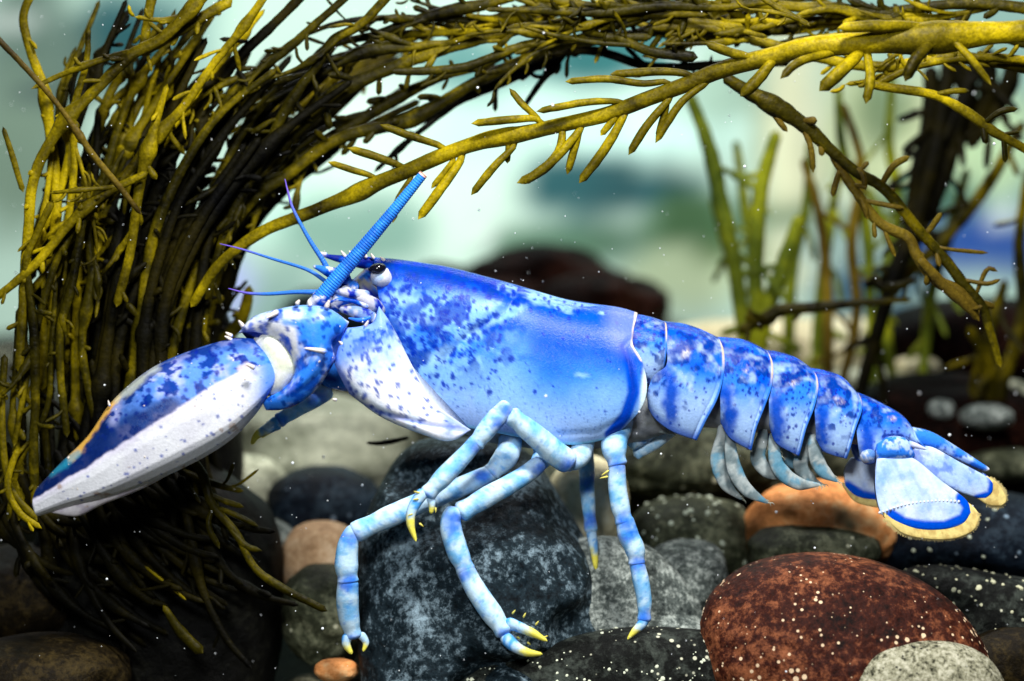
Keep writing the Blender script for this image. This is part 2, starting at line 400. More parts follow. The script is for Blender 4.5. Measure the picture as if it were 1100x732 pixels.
def barnacles(parent, n, seed, rmin=1.2, rmax=3.2, clump=None, tone=(.62, .55, .36)):
    """small chalky crusts standing proud of a stone's front and top, one joined piece of many"""
    import bmesh
    rg = random.Random(seed); me = parent.data; polys = me.polygons; out_v = []; out_f = []
    cen = np.zeros(len(polys)*3); polys.foreach_get('center', cen); cen = cen.reshape(-1, 3)
    nr = np.zeros(len(polys)*3); polys.foreach_get('normal', nr); nr = nr.reshape(-1, 3)
    ok = np.where((nr[:, 1] < .2) & (nr[:, 2] > -.35))[0]
    if clump is not None:
        nn = fbm(cen[ok, 0]/S, cen[ok, 1]/S, cen[ok, 2]/S, clump, seed, 2); ok = ok[nn > np.quantile(nn, .45)]
    for _ in range(n):
        i = int(ok[rg.randrange(len(ok))]); c = Vector(cen[i]); nn = Vector(nr[i])
        r = (rmin+(rmax-rmin)*rg.random()**2.2)*S/parent.scale[0]; t = nn.orthogonal().normalized(); b = nn.cross(t)
        base = len(out_v); kk = 7; sx = rg.uniform(.7, 1.3)
        for ring, (rr, h) in enumerate(((1.0, -.3), (.8, .35), (.35, .5))):
            for a in range(kk):
                an = a*2*math.pi/kk+ring; j = rg.uniform(.85, 1.15)
                out_v.append(c+(t*math.cos(an)*sx+b*math.sin(an))*r*rr*j+nn*r*h)
        for ring in (0, 1):
            for a in range(kk): out_f.append((base+ring*kk+a, base+ring*kk+(a+1) % kk, base+(ring+1)*kk+(a+1) % kk, base+(ring+1)*kk+a))
        out_f.append(tuple(base+2*kk+a for a in range(kk)))
    m = MB.get(tone)
    if m is None:
        m, nt, b = mat_new('barnacle_chalk'); b.inputs['Base Color'].default_value = (*tone, 1); b.inputs['Roughness'].default_value = .8; MB[tone] = m
    me2 = bpy.data.meshes.new('barnacle_crust'); me2.from_pydata(out_v, [], out_f); me2.materials.append(m)
    o = bpy.data.objects.new('barnacle_crust', me2); COL.objects.link(o); o.parent = parent; o['kind'] = 'stuff'
    return o
MB = {}

# big boulder below the lobster
boulder = traced_rock('boulder', [(398, 540), (426, 492), (462, 472), (530, 474), (572, 492), (618, 560)],
    [(400, 790), (440, 800), (520, 800), (600, 800), (700, 780)],
    [(398, 540), (388, 575), (384, 640), (392, 720), (400, 790)], [(618, 560), (640, 600), (664, 660), (700, 780)],
    95, R_BOULDER, 'large blue-black mottled boulder that the lobster walks over', 95, 3, 16,
    lean=lambda X, Y: -0.28*(Y-600), cat='boulder', nu=200, nv=120, rid=2.2)
bl2 = traced_rock('boulder', [(392, 640), (420, 600), (470, 590), (520, 610), (560, 660)], [(395, 790), (450, 800), (520, 800), (570, 790)],
    [(392, 640), (386, 690), (395, 790)], [(560, 660), (575, 720), (570, 790)], 55, R_BOULDER,
    'rounded grey-flecked boulder at the foot of the big dark boulder, left front', 60, 11, 9, cat='boulder')
bl3 = traced_rock('boulder', [(560, 630), (590, 590), (640, 576), (700, 588), (752, 640)], [(560, 760), (640, 770), (745, 760)],
    [(560, 630), (552, 700), (560, 760)], [(752, 640), (760, 700), (745, 760)], 50, R_GREY,
    'grey flecked boulder under the rearmost walking leg', 70, 21, 10, cat='boulder')
fr = traced_rock('flat_stone', [(478, 738), (520, 712), (580, 694), (660, 676), (740, 676), (800, 688), (842, 725)], [(478, 800), (600, 830), (720, 830), (842, 790)],
    [(478, 735), (474, 765), (478, 800)], [(842, 725), (850, 760), (842, 790)], 60, R_BLACK,
    'flat black stone with white barnacle specks in front, below the pincer tips', -8, 31, 6)
barnacles(fr, 300, 5, .7, 3.0, 60, (.62, .66, .5))
red = traced_rock('cobble', [(752, 668), (768, 636), (810, 608), (870, 597), (930, 602), (985, 621), (1028, 652), (1056, 692)], [(765, 740), (860, 770), (960, 775), (1055, 740)],
    [(752, 668), (754, 700), (765, 740)], [(1058, 690), (1062, 715), (1055, 740)], 80, R_RED,
    'large red-brown cobble covered in cream barnacle specks', -20, 41, 6, lean=lambda X, Y: -.35*(Y-670))
barnacles(red, 520, 6, .6, 2.9, 50, (.75, .6, .42))
gr = traced_rock('cobble', [(880, 735), (905, 706), (955, 688), (1012, 687), (1058, 704), (1084, 740)], [(885, 790), (980, 810), (1082, 790)],
    [(880, 735), (877, 760), (885, 790)], [(1084, 740), (1087, 765), (1082, 790)], 55, R_GRANITE,
    'pale speckled granite cobble with an orange fleck at the bottom edge', -75, 51, 3)
bk = traced_rock('long_stone', [(950, 640), (975, 612), (1020, 608), (1080, 618), (1180, 632)], [(955, 720), (1050, 730), (1180, 720)],
    [(950, 640), (945, 680), (955, 720)], [(1180, 632), (1195, 680), (1180, 720)], 55, R_BLACK,
    'long black stone dotted with pale barnacles behind the red-brown cobble', 60, 61, 5)
barnacles(bk, 130, 8, 1.5, 3.8, None, (.5, .5, .33))
RK = [  # cx, cy, d, rx, ry, rd, material, label
 (738, 622, 110, 46, 42, 50, R_GREY, 'small grey fine-grained cobble beside the red-brown cobble', 3, .10),
 (712, 690, 60, 55, 40, 50, R_GREY, 'dull grey cobble between the flat stone and the red-brown cobble', 4, .12),
 (742, 585, 210, 72, 50, 70, R_OLIVE, 'round olive-grey cobble with pale ring spots behind the rear leg', 5, .08),
 (882, 566, 170, 82, 50, 60, R_ORANGE, 'orange rock under the tail fan', 6, .12),
 (870, 592, 130, 70, 32, 50, R_OLIVE, 'dark olive stone in front of the orange rock', 7, .12),
 (1045, 582, 190, 110, 52, 80, R_NAVY, 'dark navy stone behind the long black stone at the right edge', 8, .08),
 (835, 645, 160, 60, 40, 50, R_PALE, 'grey-white pebble peeping over the red-brown cobble', 9, .08),
 (345, 602, 190, 44, 42, 50, R_BEIGE, 'smooth orange-beige cobble left of the big boulder', 10, .05),
 (352, 660, 130, 48, 52, 50, R_OLIVE, 'dull olive-grey cobble below the beige cobble', 11, .10),
 (348, 545, 300, 62, 44, 60, R_NAVY, 'blurred dark blue cobble above the beige cobble', 12, .08),
 (290, 590, 260, 36, 34, 45, R_GREY, 'small grey cobble partly behind the drooping wrack', 13, .08),
 (330, 480, 520, 120, 55, 90, R_PALE, 'broad pale olive rock blurred behind the claw', 14, .12),
 (440, 455, 640, 70, 40, 80, R_OLIVE, 'blurred dark olive rock under the claw arm', 15, .12),
 (300, 440, 760, 60, 26, 60, R_NAVY, 'blurred dark rock seen over the pale olive rock', 37, .12),
 (262, 520, 330, 45, 32, 45, R_PALE, 'blurred grey-white pebble below the claw', 16, .1),
 (632, 545, 190, 44, 52, 50, R_CREAM, 'cream yellow stone between the walking legs', 17, .10),
 (740, 500, 330, 95, 40, 80, R_OLIVE, 'blurred dark olive rock below the swimmerets', 18, .14),
 (700, 470, 520, 70, 32, 60, R_PALE, 'blurred pale rock under the second tail segment', 19, .12),
 (860, 500, 420, 120, 60, 90, R_OLIVE, 'blurred olive rock behind the swimmerets', 20, .12),
 (1010, 480, 520, 120, 75, 90, R_MAROON, 'blurred dark maroon rock behind the tail fan', 21, .12),
 (1050, 370, 760, 120, 50, 100, R_MAROON, 'blurred maroon rock high on the right under the hanging wrack', 22, .12),
 (930, 412, 640, 46, 18, 40, R_PALE, 'blurred pale yellow pebble above the last tail segment', 23, .06),
 (860, 385, 900, 170, 45, 120, R_CREAM, 'blurred cream rock ledge behind the tail', 24, .10),
 (1060, 448, 380, 28, 14, 30, R_GREY, 'blurred oval grey-white pebble right of the tail fan', 25, .06),
 (1010, 440, 430, 16, 11, 16, R_GREY, 'small blurred round pale pebble above the tail fan', 50, .06),
 (1085, 425, 520, 22, 16, 20, R_PALE, 'blurred pale pebble at the right edge above the tail tip', 51, .06),
 (985, 395, 640, 26, 12, 24, R_CREAM, 'blurred cream pebble below the tangled end of the hanging branch', 52, .06),
 (1080, 500, 380, 40, 18, 40, R_OLIVE, 'blurred olive pebble at the right edge above the tail tip', 26, .08),
 (585, 322, 1150, 100, 52, 120, R_MAROON, 'long dark brown rock blurred behind the carapace', 27, .26),
 (650, 330, 1000, 60, 34, 90, R_MAROON, 'smaller dark brown rock blurred above the middle of the carapace', 47, .3),
 (490, 325, 1050, 80, 40, 90, R_MAROON, 'low dark brown rock blurred above the front of the carapace', 48, .3),
 (420, 345, 1250, 120, 44, 120, R_NAVY, 'blurred dark rock behind the claw arm and head', 28, .12),
 (40, 728, 10, 95, 46, 80, R_BROWN, 'brown stone in the bottom left corner', 29, .08),
 (25, 640, 130, 70, 55, 70, R_BROWN, 'dark mottled stone at the left edge', 30, .10),
 (170, 660, 150, 135, 165, 90, R_SHADE, 'big boulder coloured black for the dark cavity under the wrack', 31, .14),  # blackened to stand for the unlit hollow at the lower left
 (362, 720, 40, 24, 12, 20, R_ORANGE, 'small orange pebble at the foot of the foremost leg', 32, .08),
 (1090, 712, 0, 60, 36, 40, R_BROWN, 'ochre brown stone in the bottom right corner', 33, .08),
 (178, 450, 260, 92, 160, 70, R_SHADE, 'blurred dark backing added for the shade behind the wrack clump', 34, .12),  # added dark backing for the black gaps between the core fronds
 (40, 500, 420, 110, 90, 90, R_OLIVE, 'blurred olive boulder behind the left wrack', 35, .12),
 (560, 545, 420, 130, 60, 90, R_OLIVE, 'dark olive rock behind the big boulder', 36, .12),
]
stones = []
for (cx, cy, d, rx, ry, rd, m, lb, sd, am) in RK:
    stones.append(rock('boulder' if rx > 100 else ('pebble' if rx < 30 else 'cobble'), cx, cy, d, rx, ry, rd, m, lb, seed=sd, amp=am*1.35, e=2.3))
for i_ in (2, 5): barnacles(stones[i_], 40, 20+i_, 2, 5, None, (.45, .5, .38))

# loose gravel lying behind, uncountable
def gravel():
    import bmesh
    rg = random.Random(3); bm = bmesh.new(); bmesh.ops.create_icosphere(bm, subdivisions=2, radius=1)
    b0 = np.array([v.co[:] for v in bm.verts]); f0 = np.array([[v.index for v in f.verts] for f in bm.faces]); bm.free()
    for nm, m, cnt, lb in (('gravel', R_PEBBLE, 420, None), ('gravel', R_PALE, 60, None), ('gravel', R_NAVY, 160, None)):
        Vs, Fs = [], []
        for i in range(cnt):
            y = rg.uniform(-.03, .95); x = rg.uniform(-.4, .4)*(1+y); r = rg.uniform(.006, .02)*(1+.6*y)
            sc3 = np.array([rg.uniform(.8, 1.4), rg.uniform(.7, 1.2), rg.uniform(.45, .8)])
            q = b0*(1+.25*(fbm(b0[:, 0]+i, b0[:, 1], b0[:, 2], 1.1, i % 50, 2)-.5))[:, None]*sc3*r
            a = rg.uniform(0, 6.28); c, s_ = math.cos(a), math.sin(a)
            q = np.stack([q[:, 0]*c-q[:, 1]*s_, q[:, 0]*s_+q[:, 1]*c, q[:, 2]], 1)+np.array([x, y, floor_z(x, y)+r*.1])
            Fs += (f0+len(Vs)*len(b0)).tolist(); Vs.append(q)
        o = mesh_obj(nm, np.vstack(Vs), Fs, m); tag(o, 'loose rounded gravel lying between the stones on the tank floor', 'gravel', kind='stuff')
gravel()

# ------------------------------------------------------------ knotted wrack
Bq = Dq = None
def frond(root, pts, r, mat, name='frond', knots=(), seed=0, rough=.16, forks=0, lets=(), auto=0, let_len=(16, 42), side=0, flat=.7, t0=.1, t1=.95, lmat=None, k=10, dens=None):
    """stem with swollen air bladders; each side shoot is a child"""
    p = [(q[0], q[1], q[2]) for q in pts]; ra = r if isinstance(r, (list, tuple)) else (r, r)
    if root is Bq or root is Dq: ra = [v*.84 for v in ra]
    L = sum(math.dist(a[:2], b[:2]) for a, b in zip(p[:-1], p[1:]))
    n = max(16, int(L/5))
    def rad(t):
        rr = np.interp(t, np.linspace(0, 1, len(ra)), ra)
        for (kt, kw, kl) in knots: rr = rr*(1+kw*np.exp(-((t-kt)*L/kl)**2))
        return rr
    o = tube(name, p, rad, mat, root, n=n, k=k, flat=flat, rough=rough, seed=seed)
    cv = curve(p, n); rg = random.Random(seed+99); rr = rad(np.linspace(0, 1, n))
    lm = lmat or mat
    for lt in lets:
        rw = lt[-1] if not isinstance(lt[-1], tuple) else 4
        q = [x for x in lt if isinstance(x, tuple)]
        jn = int(np.argmin(np.hypot(cv[:, 0]-q[0][0], cv[:, 1]-q[0][1]))); q = [tuple(cv[jn])]+[(x_, y_, d_+cv[jn][2]-q[0][2]) for (x_, y_, d_) in (q if math.dist(cv[jn][:2], q[0][:2]) > 5 else q[1:])]
        tube('branchlet', q, [rw*.75, rw, rw*1.1, rw*.9], lm, o, n=max(10, int(math.dist(q[0][:2], q[-1][:2])/6)), k=8, flat=.8, rough=.12, seed=rg.randrange(999))
    for i in range(forks):                       # long side fronds that part from the stem at a shallow angle
        t = rg.uniform(.12, .8); j = min(n-2, int(t*(n-1))); tv = cv[min(n-1, j+3)]-cv[max(0, j-3)]; an = math.atan2(tv[1], tv[0])+rg.choice((-1, 1))*rg.uniform(.15, .42)
        ln = rg.uniform(55, 130); q = [tuple(cv[j])]; x, y, d = cv[j]; bend = rg.uniform(-.22, .22)
        for w_ in range(4):
            x += math.cos(an)*ln/4; y += math.sin(an)*ln/4; d += rg.uniform(-7, 4); an += bend; q.append((x, y, d))
        w = max(2.2, rr[j]*.62); kb = rg.uniform(.3, .8)
        tube('side_frond', q, lambda t, w=w, kb=kb, ln=ln: w*(1-.35*t)*(1+rg.uniform(.5, 1.1)*np.exp(-((t-kb)*ln/9)**2)), lm, o, n=20, k=8, flat=.7, rough=.16, seed=i+seed)
        for b_i in range(rg.choice((2, 3, 4))):
            c_ = q[1+b_i % 4]; a2 = an+rg.choice((-1, 1))*rg.uniform(.5, 1.0); l2 = rg.uniform(9, 24)
            tube('branchlet', [c_, (c_[0]+math.cos(a2)*l2*.5, c_[1]+math.sin(a2)*l2*.5, c_[2]-2), (c_[0]+math.cos(a2+.3)*l2, c_[1]+math.sin(a2+.3)*l2, c_[2]-3)], [w*.5, w*.6, w*.5], lm, o, n=7, k=6, rough=.1)
    for i in range(auto):
        t = t0+(t1-t0)*(i+rg.uniform(.1, .9))/auto; j = min(n-2, int(t*(n-1)))
        tx, ty = cv[j+1][0]-cv[j][0], cv[j+1][1]-cv[j][1]; hl = math.hypot(tx, ty)+1e-6; tx /= hl; ty /= hl
        sd = side if side else rg.choice((-1, 1)); a = math.radians(rg.uniform(24, 62))*sd
        dx = tx*math.cos(a)-ty*math.sin(a); dy = tx*math.sin(a)+ty*math.cos(a)
        ln = rg.uniform(*let_len); x, y, d = cv[j]; b = rg.uniform(-.25, .25); dd = rg.uniform(-.6, .3)
        w = max(1.6, min(rr[j]*.55, 4.2))*rg.uniform(.75, 1.1)
        q = [(x, y, d), (x+dx*ln*.35, y+dy*ln*.35, d+dd*ln*.35), (x+(dx-b*dy)*ln*.7, y+(dy+b*dx)*ln*.7, d+dd*ln*.7), (x+(dx-b*1.4*dy)*ln, y+(dy+b*1.4*dx)*ln, d+dd*ln)]
        tube('branchlet', q, [w*.6, w*.85, w*1.1, w*.9], lm, o, n=9, k=7, flat=.8, rough=.10, seed=i+seed)
    return o
def clump(loc, label, cat='seaweed', group=None, name='knotted_wrack'): return empty(name, P(*loc), label, cat, group)
ZS = lambda pts, d0, d1: [(x, y, d0+(d1-d0)*i/(len(pts)-1)) for i, (x, y) in enumerate(pts)]

# A: long bright branch over the lobster
A = clump((1150, 40, 0), 'long golden wrack branch arching over the lobster, with finger-like shoots hanging below it')
frond(A, ZS([(1160, 30), (1090, 34), (1010, 40), (940, 45), (900, 48), (860, 52), (835, 60), (803, 67), (770, 77), (734, 92), (691, 108), (652, 123), (609, 133), (560, 144), (522, 151), (483, 164), (437, 184), (405, 197), (378, 210), (329, 230), (280, 250), (235, 285), (205, 330)], -110, 25),
      [11, 12, 13, 12, 10, 8.5, 8, 8, 8, 8, 7, 6, 5], W_GOLD, knots=((.15, .45, 40), (.62, .25, 22), (.78, .35, 20)), seed=1, rough=.08, lets=[
    ((578, 128, 0), (545, 129, -6), (506, 133, -6), 4.2), ((578, 128, 0), (562, 113, 0), (547, 95, 4), 3.4), ((473, 157, 5), (440, 146, 0), (408, 134, -4), 4),
    ((431, 179, 5), (402, 168, 0), (373, 159, 0), 4.2), ((401, 190, 8), (376, 182, 4), (352, 174, 4), 3.4), ((552, 157, 0), (530, 180, -8), (506, 210, -10), 4),
    ((495, 172, 3), (472, 205, -6), (449, 236, -8), 5), ((487, 172, 3), (463, 203, 2), 3), ((604, 140, -2), (600, 164, -8), (580, 185, -12), (555, 197, -14), 5),
    ((717, 88, -20), (690, 90, -22), (650, 85, -24), (607, 88, -24), 3.8), ((739, 80, -22), (710, 77, -18), (655, 80, -14), 4.4), ((668, 110, -14), (630, 110, -20), (576, 120, -22), 3.8),
    ((760, 88, -24), (734, 108, -34), (718, 130, -36), (704, 154, -38), 4), ((720, 105, -22), (695, 135, -28), (675, 167, -30), 4.4), ((716, 112, -20), (706, 150, -14), 3.6),
    ((671, 123, -15), (650, 160, -20), (622, 197, -22), 5), ((671, 121, -15), (645, 146, -14), 3.6), ((622, 141, -8), (609, 188, -4), 4), ((624, 138, -8), (595, 172, -16), (560, 198, -18), 4.8),
    ((442, 190, 6), (428, 214, 4), (422, 240, 4), 3.4), ((546, 157, 0), (545, 176, 4), 3), ((835, 64, -50), (812, 88, -60), (795, 104, -62), 6), ((812, 62, -45), (780, 55, -48), (757, 46, -50), 5),
    ((925, 55, -60), (905, 75, -75), (880, 98, -80), 7), ((932, 60, -60), (935, 85, -75), (930, 112, -80), 5), ((900, 55, -55), (860, 66, -70), (838, 85, -80), 4.5), ((1010, 40, -80), (985, 62, -100), (972, 88, -104), 6),
    ((1010, 32, -80), (1040, 60, -95), (1065, 92, -98), 4), ((990, 30, -80), (950, 28, -90), (900, 30, -92), 6)])
# B: arching bundle of olive fronds
Bq = clump((760, 20, 60), 'dense bundle of olive wrack fronds sweeping from the top edge down to the left')
F = [
 ([(1120, 52), (1000, 22), (860, 8), (790, 5), (744, 10), (701, 15), (665, 26), (609, 28), (560, 31), (542, 36), (490, 49), (437, 67), (388, 87), (355, 105), (329, 131), (296, 164), (264, 197), (230, 250), (200, 320), (180, 400)], 40, 60, [6, 7, 7, 7, 7.5, 8, 8, 7, 6], W_OLIVE, ((.68, .5, 26), (.2, .5, 20)), 20),
 ([(830, 52), (790, 36), (724, 33), (665, 40), (600, 49), (559, 66), (510, 89), (470, 113), (434, 131), (385, 142), (350, 157), (310, 187), (270, 217), (235, 270), (215, 340)], 55, 80, [6, 6, 7, 7.5, 8, 8, 7, 6], W_OLIVE, ((.55, .4, 24),), 14),
 ([(620, 30), (560, 50), (520, 70), (477, 82), (427, 105), (388, 128), (355, 147), (319, 172), (280, 200), (240, 250), (205, 330)], 75, 95, [4, 5, 6, 7, 7, 6, 5], W_OLIVE, ((.4, .5, 22),), 12),
 ([(424, -12), (388, 26), (358, 43), (342, 69), (322, 95), (300, 131), (280, 174), (250, 230), (225, 310), (210, 400)], 20, 60, [6, 6, 6, 7, 6, 6], W_OLIVE, ((.35, .3, 20),), 10),
 ([(380, -10), (339, 26), (310, 52), (280, 74), (250, 100), (220, 150), (195, 220), (175, 320), (165, 430)], 30, 70, [5, 6, 6, 7, 7, 6], W_OLIVE, ((.5, .4, 25),), 10),
 ([(560, -10), (529, 3), (477, 13), (437, 25), (401, 38), (355, 49), (329, 72), (280, 115), (245, 170), (215, 240), (190, 330)], 50, 80, [7, 7, 5, 6, 6, 6, 5], W_OLIVE, ((.12, .3, 20),), 12),
 ([(288, -8), (256, 36), (229, 69), (197, 115), (164, 151), (138, 184), (95, 230), (60, 280), (20, 330)], 5, 25, [5, 5, 6, 6, 5, 5], W_GOLD, ((.45, .9, 16), (.1, .5, 14)), 12),
 ([(330, -10), (290, 30), (259, 59), (225, 100), (190, 160), (160, 230), (140, 320), (130, 420)], 35, 70, [6, 7, 7, 8, 7, 6], W_DARK_SHADE, ((.3, .6, 22),), 8),
 ([(463, 20), (421, 56), (368, 79), (326, 95), (290, 111), (240, 130), (190, 160)], 230, 240, [8, 9, 9, 9, 7], W_GOLD, (), 4),
 ([(470, 30), (440, 60), (400, 76), (340, 100), (280, 128), (240, 145)], 200, 230, [5, 6, 6, 5], W_GOLD, (), 4),
 ([(750, 62), (701, 56), (680, 48), (658, 38)], 10, 30, [7, 7, 6, 5], W_OLIVE, (), 2),
 ([(800, 30), (720, 20), (640, 8), (560, -6)], 40, 50, [5, 6, 6, 5], W_GOLD, (), 9),
 ([(700, 40), (620, 42), (560, 50), (500, 72), (440, 77), (420, 76)], 45, 30, [5, 6, 6, 6, 5], W_OLIVE, (), 6),
 ([(640, 12), (580, 6), (520, 22), (470, 20), (400, 20), (360, 26), (320, 40)], 70, 60, [6, 5, 5, 4, 3], W_OLIVE, (), 8),
 ([(850, 66), (770, 70), (700, 72), (640, 55), (590, 60), (540, 76)], 90, 90, [6, 6, 6, 5], W_DARK_SHADE, (), 5),
 ([(760, 0), (680, 18), (620, 45), (560, 78), (500, 104), (455, 127), (420, 140)], 100, 110, [6, 7, 8, 8, 7, 6], W_DARK_SHADE, (), 8),
 ([(1110, 75), (1030, 62), (950, 72), (880, 62), (820, 45), (760, 30), (700, 30)], 20, 45, [7, 8, 7, 6, 5], W_GOLD, (), 12),
 ([(1110, 10), (1040, 4), (960, 12), (880, 22), (820, 18)], 30, 60, [8, 7, 6, 5], W_OLIVE, (), 10),
 ([(870, 28), (835, 8), (810, -8)], -20, -10, [4, 4, 4], W_GOLD, (), 0),
]
for i, (pts, d0, d1, r, m, kn, au) in enumerate(F):
    frond(Bq, ZS(pts, d0, d1), r, m, knots=kn, seed=10+i, auto=int(au*1.3), let_len=(12, 38), lmat=m, forks=3 if au > 5 else 1, flat=.6)
rg = random.Random(21)
for i in range(18):
    x0 = rg.uniform(420, 1150); y0 = rg.uniform(-8, 46)+max(0, 640-x0)*.12; L_ = rg.uniform(140, 320); pts = []
    for j in range(6):
        x = x0-L_*j/5.; pts.append((x, y0+rg.uniform(-7, 7)+max(0, 560-x)**1.25*.06*(j/5.)+(j-2)*rg.uniform(-3, 4)))
    frond(Bq, ZS(pts, rg.uniform(20, 140), rg.uniform(20, 150)), [3, rg.uniform(4, 6.5), rg.uniform(5, 8), rg.uniform(4, 6), 3], rg.choice((W_OLIVE, W_OLIVE, W_GOLD)), knots=((rg.uniform(.2, .8), rg.uniform(.2, .7), 16),), seed=700+i, auto=6, forks=2, let_len=(10, 34), flat=.6)
# C: golden upright fronds on the left
Cq = clump((60, 560, 20), 'golden upright wrack fronds along the left edge')
F = [
 ([(34, -8), (25, 20), (33, 56), (46, 92), (52, 131), (59, 184), (60, 240), (50, 320), (45, 420)], 20, 30, [4.5, 5, 6, 6, 6, 5], W_GOLD, ((.28, .6, 16),), 5),
 ([(222, -8), (177, 39), (141, 59), (108, 92), (72, 128), (46, 167), (34, 203), (31, 240), (26, 300), (20, 400)], -10, 0, [6, 6.5, 6, 6, 6, 5, 5], W_GOLD, ((.42, .8, 15), (.05, .4, 15)), 9),
 ([(95, 28), (93, 66), (82, 105), (77, 131), (80, 170), (74, 230), (60, 300)], 5, 20, [2.8, 4, 4, 4, 4], W_GOLD, ((.4, .5, 10),), 3),
 ([(3, 136), (13, 167), (25, 207)], -5, 0, [2.5, 3.5, 3], W_OLIVE, (), 0),
 ([(57, 215), (40, 250), (28, 280), (31, 307), (36, 353), (38, 430), (36, 480), (38, 545)], -12, 5, [4, 4, 4.5, 5.5, 5, 4.5, 5], W_OLIVE, ((.85, .25, 20),), 6),
 ([(160, 185), (122, 204), (84, 231), (38, 284), (-10, 325)], -10, -5, [4, 5, 5, 5, 4], W_GOLD, ((.35, .5, 14),), 8),
 ([(130, 190), (100, 222), (70, 260), (48, 320), (30, 400), (15, 480)], 5, 10, [3, 3.5, 4, 3.5, 3], W_OLIVE, ((.3, .7, 12),), 6),
 ([(90, 230), (77, 307), (65, 353), (65, 403), (72, 470)], 0, 8, [4.5, 5, 4.5, 4], W_OLIVE, (), 3),
 ([(110, 190), (95, 240), (98, 300), (88, 370), (100, 440), (110, 480)], 25, 35, [4, 5, 4.5, 5], W_OLIVE, ((.5, .5, 14),), 4),
 ([(20, 330), (16, 400), (14, 450), (24, 520), (20, 560)], 12, 20, [3, 3, 4, 3], W_OLIVE, ((.55, 1.0, 12),), 4),
 ([(5, 380), (2, 450), (10, 520), (40, 560)], 5, -5, [4, 4, 4, 4], W_OLIVE, (), 2),
 ([(60, 300), (55, 380), (50, 440), (20, 500), (8, 560)], 10, 18, [2.5, 3, 3.2, 3], W_OLIVE, (), 4),
 ([(180, 90), (168, 130), (150, 200), (140, 270), (125, 330)], -5, 10, [3, 6, 5, 5], W_GOLD, ((.3, .8, 14),), 4),
 ([(60, 130), (75, 160), (62, 210), (45, 250)], 20, 30, [4, 5, 5, 4], W_GOLD, (), 3),
 ([(250, 0), (215, 20), (180, 42), (150, 60)], 10, 0, [6, 6, 5, 4], W_GOLD, (), 5),
 ([(164, -8), (157, 30), (153, 60)], 15, 18, [6, 5, 5], W_GOLD, (), 1),
 ([(75, 395), (90, 440), (100, 480), (130, 520)], 60, 60, [4, 5, 4, 3], W_OLIVE, (), 2),
 ([(135, 250), (132, 300), (140, 330)], 90, 90, [4, 6, 4], W_GOLD, (), 0),
 ([(20, 480), (8, 520), (20, 550), (45, 568)], -8, -14, [3.5, 4, 4, 3], W_GOLD, (), 2),
]
for i, (pts, d0, d1, r, m, kn, au) in enumerate(F):
    frond(Cq, ZS(pts, d0, d1), r, m, knots=kn, seed=60+i, auto=int(au*1.2), let_len=(8, 24), lmat=m, forks=1 if au > 2 else 0, flat=.6)
rg = random.Random(33)
for i in range(20):
    a = rg.random(); b = min(1, max(0, a+rg.uniform(-.25, .25))); pts = []
    for j, (l_, r_) in enumerate((((15, 520), (120, 500)), ((20, 400), (120, 390)), ((25, 300), (140, 290)), ((40, 190), (170, 190)), ((70, 90), (230, 100)), ((110, 5), (300, 20)))):
        q = a+(b-a)*j/5.; pts.append((l_[0]*(1-q)+r_[0]*q+rg.uniform(-9, 9), l_[1]*(1-q)+r_[1]*q+rg.uniform(-10, 10)))
    st_ = rg.choice((0, 0, 1, 2)); pts = pts[st_:rg.choice((4, 5, 6, 6))] if st_ < 2 else pts[st_:]
    frond(Cq, ZS(pts, rg.uniform(35, 90), rg.uniform(30, 90)), [4, rg.uniform(3.5, 5), rg.uniform(4, 6), rg.uniform(4, 5), 2.5], (W_OLIVE, W_DARK_SHADE, W_DARK_SHADE, W_OLIVE, W_DARK_SHADE, W_GOLD)[i % 6], knots=((rg.uniform(.2, .5), rg.uniform(.8, 1.4), 9), (rg.uniform(.6, .9), rg.uniform(.8, 1.4), 9)), seed=800+i, auto=4, forks=1, let_len=(9, 28), flat=.6)
# D: core of the clump, its shade put into near-black frond colour
Dq = clump((210, 600, 60), 'thick shaded core of the wrack clump behind the claw, coloured almost black')
rg = random.Random(5)
Lc = [(70, 600), (75, 480), (90, 360), (105, 240), (130, 130), (185, 30)]
Rc = [(240, 560), (228, 450), (226, 350), (275, 240), (350, 160), (450, 105)]
for i in range(60):
    q = (i+rg.random())/60; q2 = q+rg.uniform(-.18, .18)
    pts = []
    for j in range(6):
        a = q+(q2-q)*j/5.; pts.append((Lc[j][0]*(1-a)+Rc[j][0]*a+rg.uniform(-9, 9), Lc[j][1]*(1-a)+Rc[j][1]*a+rg.uniform(-12, 12)))
    cut = rg.choice((6, 6, 5, 5, 4)); pts = pts[:cut]
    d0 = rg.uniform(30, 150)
    m = W_DARK_SHADE if rg.random() < .88 else W_OLIVE
    frond(Dq, ZS(pts, d0, d0+rg.uniform(-25, 45)), [rg.uniform(5, 7), rg.uniform(6, 9), rg.uniform(5, 9), rg.uniform(3, 5)], m, knots=((rg.uniform(.2, .8), rg.uniform(.2, .8), rg.uniform(12, 22)),), seed=200+i, auto=rg.choice((2, 3, 4, 5)), t0=.4, let_len=(12, 34), lmat=m, k=8, forks=1 if i % 2 else 0, flat=.6)
